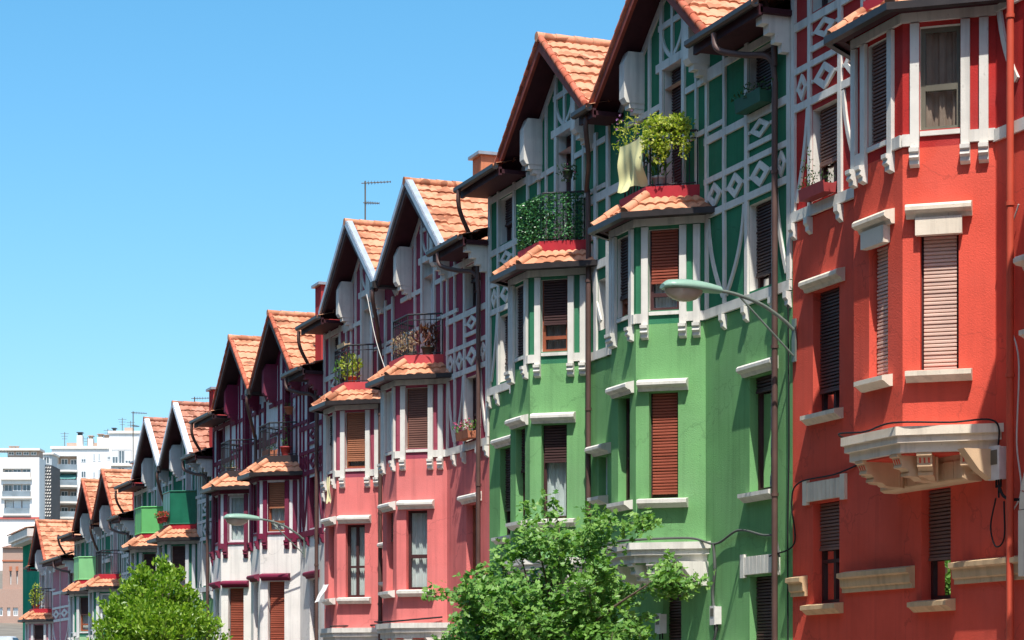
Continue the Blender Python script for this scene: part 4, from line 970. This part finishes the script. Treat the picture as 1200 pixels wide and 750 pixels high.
tree('round_tree', (12.3, 60.3, zb), [((0, 0, zc+.55), (1.98, 1.95, 2.1), .3, 10), ((.0, .2, zc+2.25), (1.05, 1.1, 1.05), .4, 2.8), ((-.3, -1.0, zc+1.2), (.9, 1.2, .9), .4, 2)],
    'dense bright green round tree in front of the dark green house', 'tree', LB, 800, 38, .16, .10, 9, False, 1.0, .20, 3.6, -.22)

def pot_mesh(mb, c, r, h, seg=14):
    rows = [[(c[0]+r*k*math.cos(2*math.pi*q/seg), c[1]+r*k*math.sin(2*math.pi*q/seg), c[2]+h*z) for q in range(seg)] for k, z in ((.68, 0), (.95, .82), (1.06, .82), (1.06, 1), (.92, 1), (.9, .85))]
    mb.sm = True; mb.grid(rows, True); mb.sm = False; mb.face(rows[0][::-1]); mb.face(rows[-1])
def ball(rng):
    while True:
        v = Vector((rng.uniform(-1, 1), rng.uniform(-1, 1), rng.uniform(-1, 1)))
        if v.length < 1: return v
def planter(name, i, u, n, z, label, leafs, potm, pot, blobs, L=.07, wd=.035, seed=1, up=.5, cat='plant', flowers=None, rz=90, group=None):
    """pot: ('round', r, h) or ('box', len, depth, h); blobs: (centre, radii, count)"""
    e = empty(name, hl(i, u, n, z), R(rz), label, cat, group); rng = random.Random(seed)
    m = MB()
    if pot[0] == 'round': pot_mesh(m, (0, 0, 0), pot[1], pot[2])
    else: 
        l_, d_, h_ = pot[1:]; m.extr(F0, [(-d_*.42, 0), (d_*.42, 0), (d_*.5, h_), (d_*.4, h_), (d_*.38, h_-.03), (-d_*.4, h_-.03), (-d_*.5, h_)], -l_/2, l_/2)
    m.build('pot', potm, e); m = MB()
    for c, r, k in blobs:
        for _ in range(k):
            v = ball(rng); leaf(m, Vector((c[0]+v.x*r[0], c[1]+v.y*r[1], c[2]+v.z*r[2])), L*rng.uniform(.6, 1.3), wd*rng.uniform(.7, 1.2), rng, up, None, False)
    m.build('foliage', leafs, e)
    if flowers:
        m = MB(); fm, k, c, r = flowers
        for _ in range(k):
            v = ball(rng); p = Vector((c[0]+v.x*r[0], c[1]+v.y*r[1], c[2]+v.z*r[2]))
            for q in range(5): leaf(m, p, .035, .03, rng, .6)
        m.build('flowers', fm, e)
    return e
LY = mat_leaf('leaf_lime', (.20, .31, .02), (.50, .50, .10), .35); LD = mat_leaf('leaf_dark', (.02, .06, .015), (.06, .13, .03), .2); LM = mat_leaf('leaf_mid', (.05, .16, .02), (.16, .32, .05), .3)
LP = mat_leaf('leaf_dry_pink', (.30, .16, .12), (.50, .40, .26), .25); LR = mat_leaf('leaf_bronze', (.10, .03, .03), (.22, .10, .06), .2)
FP = mat_leaf('petal_pink', (.45, .06, .20), (.7, .2, .35), .2); FR = mat_leaf('petal_red', (.5, .02, .02), (.65, .06, .04), .2); FL = mat_leaf('petal_lilac', (.25, .10, .30), (.45, .25, .45), .2)
PW = mat('pot_white', (.65, .63, .6), .6, .1, 8); PD = mat('pot_dark', (.05, .06, .05), .6, .1, 8); PG = mat('pot_green', (.02, .09, .05), .6, .1, 8); PR = mat('pot_red', (.30, .04, .04), .6, .1, 8)
gc0, gc1 = 33.30-B[1], 38.05-B[1]
planter('trailing_plant', 1, gc0-.78, .44, 13.30, 'lime green plant trailing thickly over the green house balcony rail', LY, PD, ('box', .5, .16, .15),
    [((0, 0, .12), (.42, .24, .14), 420), ((-.14, 0, .18), (.18, .18, .12), 100), ((.22, 0, .2), (.16, .16, .10), 80), ((0, .13, -.08), (.42, .10, .27), 420), ((.12, .13, -.3), (.13, .08, .28), 130), ((-.27, .13, -.22), (.12, .08, .24), 90), ((.36, .1, -.15), (.09, .08, .24), 70)], .065, .05, 3, -.3, rz=90+56)
planter('flower_pot', 1, gc0+.86, .42, 13.12, 'hanging pot of light green leaves and lilac flowers beside the yellow cloth', LY, PW, ('round', .10, .17),
    [((0, 0, .42), (.3, .3, .42), 260)], .07, .028, 5, .7, flowers=(FL, 26, (0, 0, .55), (.28, .28, .38)))
planter('potted_plant', 1, gc0-.45, .46, 12.44, 'white pot of spiky green leaves on the balcony floor behind the yellow cloth', LM, PW, ('round', .12, .2), [((0, 0, .4), (.14, .14, .35), 70)], .2, .02, 6, 2.5)
planter('hanging_plant', 1, gc1-.86, .30, 13.55, 'small dark hanging plant by the door over the ivy screened balcony', LD, PD, ('round', .10, .14), [((0, 0, .12), (.2, .2, .2), 110)], .06, .03, 7, -.2, flowers=(FP, 5, (0, 0, .15), (.15, .15, .1)))
planter('window_box', 1, 1.01, .14, 13.13, 'dark green planter box under the top window of the green house', LD, PG, ('box', .84, .22, .2), [((0, 0, .24), (.75, .18, .16), 140)], .06, .03, 8, .6, cat='planter')
planter('window_box', 0, B[1]-B[0]-1.01, .14, 10.40, 'small red planter with a straggly plant at the upper window of the red house', LD, PR, ('box', .74, .22, .16), [((.28, 0, .34), (.16, .12, .42), 70), ((0, 0, .2), (.6, .15, .12), 60)], .055, .025, 9, .8, cat='planter')
planter('window_box', 2, 1.01, .14, 10.42, 'terracotta planter with pink flowers at the upper window of the pink house', LM, M_TERRA, ('box', .76, .22, .17), [((0, 0, .24), (.7, .2, .16), 150)], .06, .03, 10, .6, cat='planter', flowers=(FP, 34, (0, 0, .32), (.62, .2, .12)))
pc0, pc1 = 46.0-B[2], 50.6-B[2]
planter('potted_plant', 2, pc0-.02, .52, 12.44, 'dry pinkish plants in a long box behind the railing of the nearer pink balcony', LP, PD, ('box', .85, .2, .14), [((0, .05, .3), (.75, .22, .3), 420)], .065, .03, 11, .5)
planter('potted_plant', 2, pc0-.72, .26, 12.44, 'bronze spiky plant in a dark pot at the side of the nearer pink balcony', LR, PD, ('round', .15, .18), [((0, 0, .35), (.25, .25, .3), 120)], .22, .02, 12, 1.6)
planter('potted_plant', 2, pc1-.3, .5, 12.44, 'bright lime potted plant standing on the farther pink balcony', LY, M_TERRA, ('round', .13, .18), [((0, 0, .38), (.28, .26, .32), 190)], .12, .045, 13, .9)
planter('potted_plant', 2, pc1+.2, .5, 12.44, 'tall green potted plant with orange flowers on the farther pink balcony', LM, PD, ('round', .13, .2), [((0, 0, .4), (.25, .25, .4), 130)], .1, .04, 14, .9, flowers=(FR, 16, (0, 0, .62), (.2, .2, .25)))
planter('rail_planter', 2, pc1-.02, .60, 13.33, 'empty tan planter lying on the rail of the farther pink balcony', LD, mat('pot_tan', (.5, .36, .2), .7, .1, 8), ('box', .6, .16, .09), [((0, 0, .08), (.4, .1, .05), 20)], .04, .02, 15, cat='planter')
wc0, wc1 = 57.9-B[3], 62.4-B[3]
planter('potted_plant', 3, wc0-.05, .52, 12.44, 'long terracotta box on the nearer balcony of the white house', LD, M_TERRA, ('box', .8, .22, .2), [((0, 0, .22), (.6, .12, .1), 60)], .06, .03, 16)
planter('potted_plant', 3, wc0-.72, .26, 12.44, 'leggy dark plant in a red pot on the nearer balcony of the white house', LD, PR, ('round', .15, .24), [((0, 0, .6), (.15, .15, .55), 70)], .08, .04, 17)
planter('wall_pot', 3, wc0-.66, .16, 13.55, 'terracotta wall pot beside the balcony door of the white house', LD, M_TERRA, ('round', .12, .2), [((0, 0, .22), (.14, .14, .1), 40)], .06, .03, 18)
planter('potted_plant', 3, wc1, .5, 12.44, 'small tan pot on the farther balcony of the white house', LD, mat('pot_tan', (.5, .36, .2), .7, .1, 8), ('round', .13, .15), [((0, 0, .2), (.2, .2, .12), 50)], .06, .03, 19)
lc = 98.9-B[6]
planter('potted_plant', 6, lc-.1, .55, 12.44, 'lime green bushy plant on the single balcony of the lilac house', LY, M_TERRA, ('round', .16, .2), [((0, 0, .55), (.35, .3, .55), 220)], .14, .06, 20, .6)

# ivy mat wired to the railing of the green house
e = empty('ivy_screen', hl(1, gc1, 0, 12.44), R(90), 'artificial ivy screen wired round the farther green balcony railing', 'ivy screen'); rng = random.Random(4)
RP = [(-.50-.50+.05, .02), (-.54+.01, .68), (.54-.01, .68), (.95, .02)]
m = MB(); m2 = MB()
for a in range(3):
    P, Q = Vector(RP[a]), Vector(RP[a+1]); nn = Vector((-(Q-P).y, (Q-P).x)).normalized(); l_ = (Q-P).length
    for _ in range(int(l_*.84*1350)):
        c = P.lerp(Q, rng.random())+nn*rng.uniform(.015, .06); zz_ = rng.uniform(.03, .86)
        leaf(m, Vector((c.x, c.y, zz_)), rng.uniform(.04, .065), .042, rng, -.6, Vector((nn.x, nn.y, 0))*1.2)
    k = max(3, round(l_/.05))
    for j in range(k+1): c = P.lerp(Q, j/k)+nn*.008; m2.tube([(*c, .0), (*c, .86)], .004, 3, False)
    for j in range(18): m2.tube([(*(P+nn*.008), .0+.05*j), (*(Q+nn*.008), .0+.05*j)], .004, 3, False)
m.build('leaves', mat_leaf('leaf_plastic', (.010, .06, .028), (.10, .30, .10), .15, .3), e); m2.build('net', PG, e)

# cloths
def cloth(name, i, u, n, z, w_, h_, m_, label, cat, rz=90, amp=.03, seed=1, n2=0):
    m = MB(); m.sm = True; rng = random.Random(seed); ph = rng.uniform(0, 6); rows = []
    for a in range(25):
        t = a/24; rows.append([((b/28-.5)*w_*(1-.07*t), n2*t+.012+amp*(1.1*math.sin(9*math.hypot(b/28-.0, t*.8)+ph)+.9*math.sin(10*math.hypot(1-b/28, t*.8)+1.3+ph)+.5*math.sin(b*.8+ph))*(.25+.75*t)+amp*.8,
                            -h_*t-.06*h_*math.sin(math.pi*b/28)*(1-t)+.04*h_*math.sin(b*.35+ph)*t) for b in range(29)])
    m.grid(rows); o = m.build(name, m_, None); put(o, i, u, n, z, rz); return tag(o, label, cat)
def cloth_mat(name, c):
    m = mat(name, c, .9, .06, 7); return m
CY = mat('cloth_yellow', (.70, .67, .33), .9, .05, 7)
o = cloth('cloth', 1, gc0-.02, .72, 13.31, .98, .80, CY, 'pale yellow cloth hung over the rail of the nearer green balcony', 'cloth', amp=.042, seed=5)
o = cloth('cloth', 2, 50.6-B[2]-.30, 1.02, 10.25, .2, .62, mat('cloth_cream', (.80, .72, .40), .9, .05, 7), 'narrow cream cloth hanging below the orange shutter of the pink house', 'cloth', amp=.02, seed=6)
o = cloth('cloth', 2, 50.2-B[2], 1.10, 7.72, .55, .42, mat('cloth_white', (.80, .78, .74), .9, .05, 7), 'white cloth drying at the lower bay window of the pink house', 'cloth', amp=.02, seed=7, n2=.22)

# balcony screens of the two green houses further on
def screen(i, c, m_, label, h_=.84):
    m = MB(); P = [(-1.0, .02), (-.55, .755), (.55, .755), (1.0, .02)]
    P = [(x*.98, y) for x, y in P]
    for a in range(3):
        A, Q = P[a], P[a+1]
        for j in range(8):
            t0, t1 = j/8, (j+1)/8; off = .012*math.sin(j*2.1+a), .012*math.sin((j+1)*2.1+a)
            p = [A[k]+(Q[k]-A[k])*t0 for k in (0, 1)]; q = [A[k]+(Q[k]-A[k])*t1 for k in (0, 1)]
            m.face([(p[0], p[1]+off[0], -.05), (q[0], q[1]+off[1], -.05), (q[0], q[1]+off[1]*.3, h_), (p[0], p[1]+off[0]*.3, h_)])
        m.tube([(*A, h_), (*Q, h_)], .03, 6); m.tube([(*A, -.03), (*Q, -.03)], .025, 6)
    o = m.build('balcony_screen', m_, None); put(o, i, c, 0, 12.46); return tag(o, label, 'screen')
screen(4, 70.1-B[4], mat('tarp_dark_green', (.012, .13, .07), .35, .15, 3, spec=.6), 'dark green tarpaulin round the balcony nearest the white house', 1.0)
screen(4, 74.7-B[4], mat('panel_leaf_green', (.12, .42, .13), .6, .06, 3), 'leaf green panels round the farther balcony of the dark green house')
screen(5, 87.1-B[5], mat('panel_mint_green', (.20, .48, .20), .6, .06, 3), 'mint green panels round the farther balcony of the mint green house')
for j, (du, dn) in enumerate(((-.35, .88), (.02, .9), (.38, .88))):
    planter('flower_pot', 4, 70.1-B[4]+du, dn, 12.5, ('red flowering pot nearest the white house on the tarpaulin balcony', 'middle red flowering pot on the tarpaulin balcony', 'red flowering pot farthest from the white house on the tarpaulin balcony')[j],
        LD, PR, ('round', .11, .17), [((0, 0, .22), (.2, .2, .14), 40)], .08, .04, 30+j, flowers=(FR, 22, (0, 0, .26), (.2, .18, .12)), group='red pots on the tarpaulin balcony')

# ------------------------------------------------------------------ antennas
def antenna(name, base, h_, label, yagi=1.0, arms=2, ang=0.3):
    e = empty(name, base, 0, label, 'antenna'); m = MB(); m.tube([(0, 0, -1.5), (0, 0, h_)], .022, 6); m.build('mast', M_FRAME['grey'], e)
    for j in range(arms):
        z_ = h_-.06-.55*j; L_ = yagi*(1 if j == 0 else .55); m = MB(); d = Vector((math.cos(ang+j*.4), math.sin(ang+j*.4), .02)); s_ = Vector((-d.y, d.x, 0))
        m.tube([Vector((0, 0, z_))-d*L_*.15, Vector((0, 0, z_))+d*L_], .014, 5)
        for q in range(9): c = Vector((0, 0, z_))+d*L_*(q/8); w_ = .13-.008*q; m.tube([c-s_*w_, c+s_*w_], .007, 4); m.tube([c-Vector((0, 0, w_*.5)), c+Vector((0, 0, w_*.5))], .006, 4)
        m.build('aerial', M_FRAME['grey'], e)
    return e
p_ = at(428, 262, 18); antenna('antenna', p_, (262-212)/((428+380)*CA/18), 'tall television antenna rising behind the pink gables', .72, 3, -.5)
p_ = at(156, 500, 18); antenna('antenna', p_, (500-482)/((156+380)*CA/18), 'thin television antenna near the far apartment blocks', .6, 2, .2)
p_ = at(228, 474, 18); antenna('antenna', p_, (474-465)/((228+380)*CA/18), 'low television antenna above the dark green house roof', .8, 1, -.4)

# ------------------------------------------------------------------ cables and meter boxes
def cable(pts, r, m_, label, n=8):
    m = MB(); P = bez(pts, n); m.tube([p-P[0] for p in P], r, 6); o = m.build('cable', m_, None); o.location = P[0]; return tag(o, label, 'cable')
rc = 25.10-B[0]; u1, u2 = rc-.62, rc+.62; Wr = B[1]-B[0]
def bp(u, n, z, i): return hl(i, u, n, z)
cable([bp(.9, .05, 6.2, 1)-Vector((0, 0, 1.0)) if False else bp(Wr+.55, .10, 5.35+.0, 0), bp(Wr-.12, .04, 5.5, 0), bp(Wr-.06, .05, 6.1, 0), bp(Wr-.30, .05, 6.38, 0), bp(Wr-1.5, .05, 6.42, 0), bp(rc+1.5, .06, 6.62, 0), bp(u2+.1, 1.07, 6.72, 0), bp(rc, 1.08, 6.69, 0), bp(u1-.05, 1.07, 6.73, 0), bp(u1-.5, .52, 6.71, 0), bp(u1-.86, .10, 6.70, 0), bp(u1-.9, .08, 6.3, 0), bp(u1-.9, .07, 5.75, 0)], .012, M_CABLE, 'black cable looping over the cream bay base of the red house')
cable([bp(u1-.9, .08, 5.9, 0), bp(u1-1.1, .05, 5.72, 0), bp(u1-2.0, .05, 5.70, 0), bp(u1-3.4, .05, 5.85, 0)], .02, M_CABLE, 'thick black cable running right from the meter box on the red house')
cable([bp(u1-.85, .08, 5.75, 0), bp(u1-.72, .07, 5.4, 0), bp(u1-.85, .08, 5.15, 0), bp(u1-1.02, .07, 5.25, 0), bp(u1-1.0, .06, 5.7, 0)], .011, M_CABLE, 'slack loop of black cable under the meter box on the red house')
cable([bp(u1-1.32, .06, 9.3, 0), bp(u1-1.12, .06, 8.9, 0), bp(u1-1.10, .06, 8.0, 0), bp(u1-1.32, .06, 7.4, 0), bp(u1-1.28, .06, 6.4, 0), bp(u1-1.36, .05, 5.8, 0), bp(u1-1.1, .05, 5.5, 0)], .011, M_CABLEW, 'white cord hanging loosely beside the red downpipe')
cable([bp(u1-1.62, .06, 9.35, 0), bp(u1-1.80, .06, 8.9, 0), bp(u1-1.74, .06, 8.3, 0)], .011, M_CABLEW, 'short white cord on the right side of the red downpipe')
cable([bp(.05, .05, 10.0, 1), bp(.02, .05, 8.0, 1), bp(.06, .05, 6.4, 1), bp(.03, .05, 3.0, 1)], .012, M_CABLE, 'thin black cable running down where the green and red houses meet')
g1, g2 = gc0-.5, gc0+.5
cable([bp(gc1-.6, 1.05, 6.75, 1), bp(gc1-1.3, .5, 6.5, 1), bp(g2+1.0, .4, 6.45, 1), bp(g2+.1, 1.08, 6.72, 1), bp(gc0, 1.07, 6.70, 1), bp(g1-.02, 1.07, 6.72, 1), bp(g1-.62, .25, 6.74, 1), bp(g1-1.2, .06, 6.62, 1), bp(g1-2.0, .06, 6.78, 1), bp(g1-2.8, .06, 6.66, 1), bp(.45, .06, 6.6, 1), bp(.30, .06, 6.3, 1)], .02, mat('cable_grey', (.09, .10, .09), .7, .1, 5), 'grey cable bundle along the bay base of the green house')
cable([bp(g1-1.15, .07, 6.62, 1), bp(g1-1.2, .07, 6.2, 1), bp(g1-1.12, .07, 5.8, 1), bp(g1-1.25, .07, 5.3, 1), bp(g1-1.1, .07, 4.9, 1), bp(g1-1.2, .07, 4.2, 1)], .026, mat('cable_grey', (.09, .10, .09), .7, .1, 5), 'grey cable bundle hanging down the green wall to a small box')
cable([bp(pc0+2.2, .75, 14.2, 2), bp(pc0+1.3, .8, 13.0, 2), bp(pc0+.5, .72, 11.95, 2)], .008, M_CABLEW, 'thin pale wire slanting from the valley to the nearer pink balcony')
cable([bp(pc1-.5, 1.07, 6.72, 2), bp(pc1-1.1, .2, 6.74, 2), bp(pc0+1.3, .2, 6.72, 2), bp(pc0+.5, 1.07, 6.73, 2), bp(pc0-.5, 1.07, 6.71, 2), bp(pc0-1.2, .1, 6.8, 2)], .018, M_CABLE, 'black cable along the bay bases of the pink house')
def meter(i, u, z, label, w_=.2, h_=.34):
    e = empty('meter_box', hl(i, u, .0, z), R(90), label, 'meter box'); m = MB(); m.box(F0, -w_/2, w_/2, .002, .12, 0, h_); m.box(F0, -w_/2-.01, w_/2+.01, .11, .13, -.01, h_+.01); m.build('case', PW, e)
    m = MB(); m.box(F0, -w_*.35, w_*.35, .13, .137, h_*.45, h_*.9); m.build('cover', M_FRAME['grey'], e)
    m = MB(); [m.tube([(x_, .06, 0), (x_, .06, -.1)], .014, 6) for x_ in (-.05, .05)]; m.build('cable_gland', M_CABLE, e)
meter(0, u1-.88, 5.98, 'pale meter box on the red wall under the bay', .22, .4)
meter(1, g1-1.22, 5.35, 'small pale box at the end of the cable bundle on the green wall', .15, .28)
meter(1, gc0+.36, 5.25, 'small pale box beside the window under the green bay', .18, .32)

# voussoir arch over the doorway at the right edge of the red house
for ob in COL.objects:
    if ob.name == 'red_house': RH = ob
m = MB(); ac = 22.02-B[0]; zs = 5.55; ri, ro = .62, 1.0
m.box(F0, ac+ri, ac+ro, .002, .16, 4.75, zs); m.box(F0, ac-ro, ac-ri, .002, .16, 4.75, zs)
for q in range(13):
    a0, a1 = math.pi*(q+.04)/13, math.pi*(q+.96)/13
    A = [(ac+r_*math.cos(a), .15, zs+r_*math.sin(a)) for r_, a in ((ri, a0), (ro, a0), (ro, a1), (ri, a1))]; Bq = [(p[0], .002, p[2]) for p in A]
    m.face(A); [m.face([A[t], A[(t+1) % 4], Bq[(t+1) % 4], Bq[t]]) for t in range(4)]
m.build('door_arch', CREAM, RH)
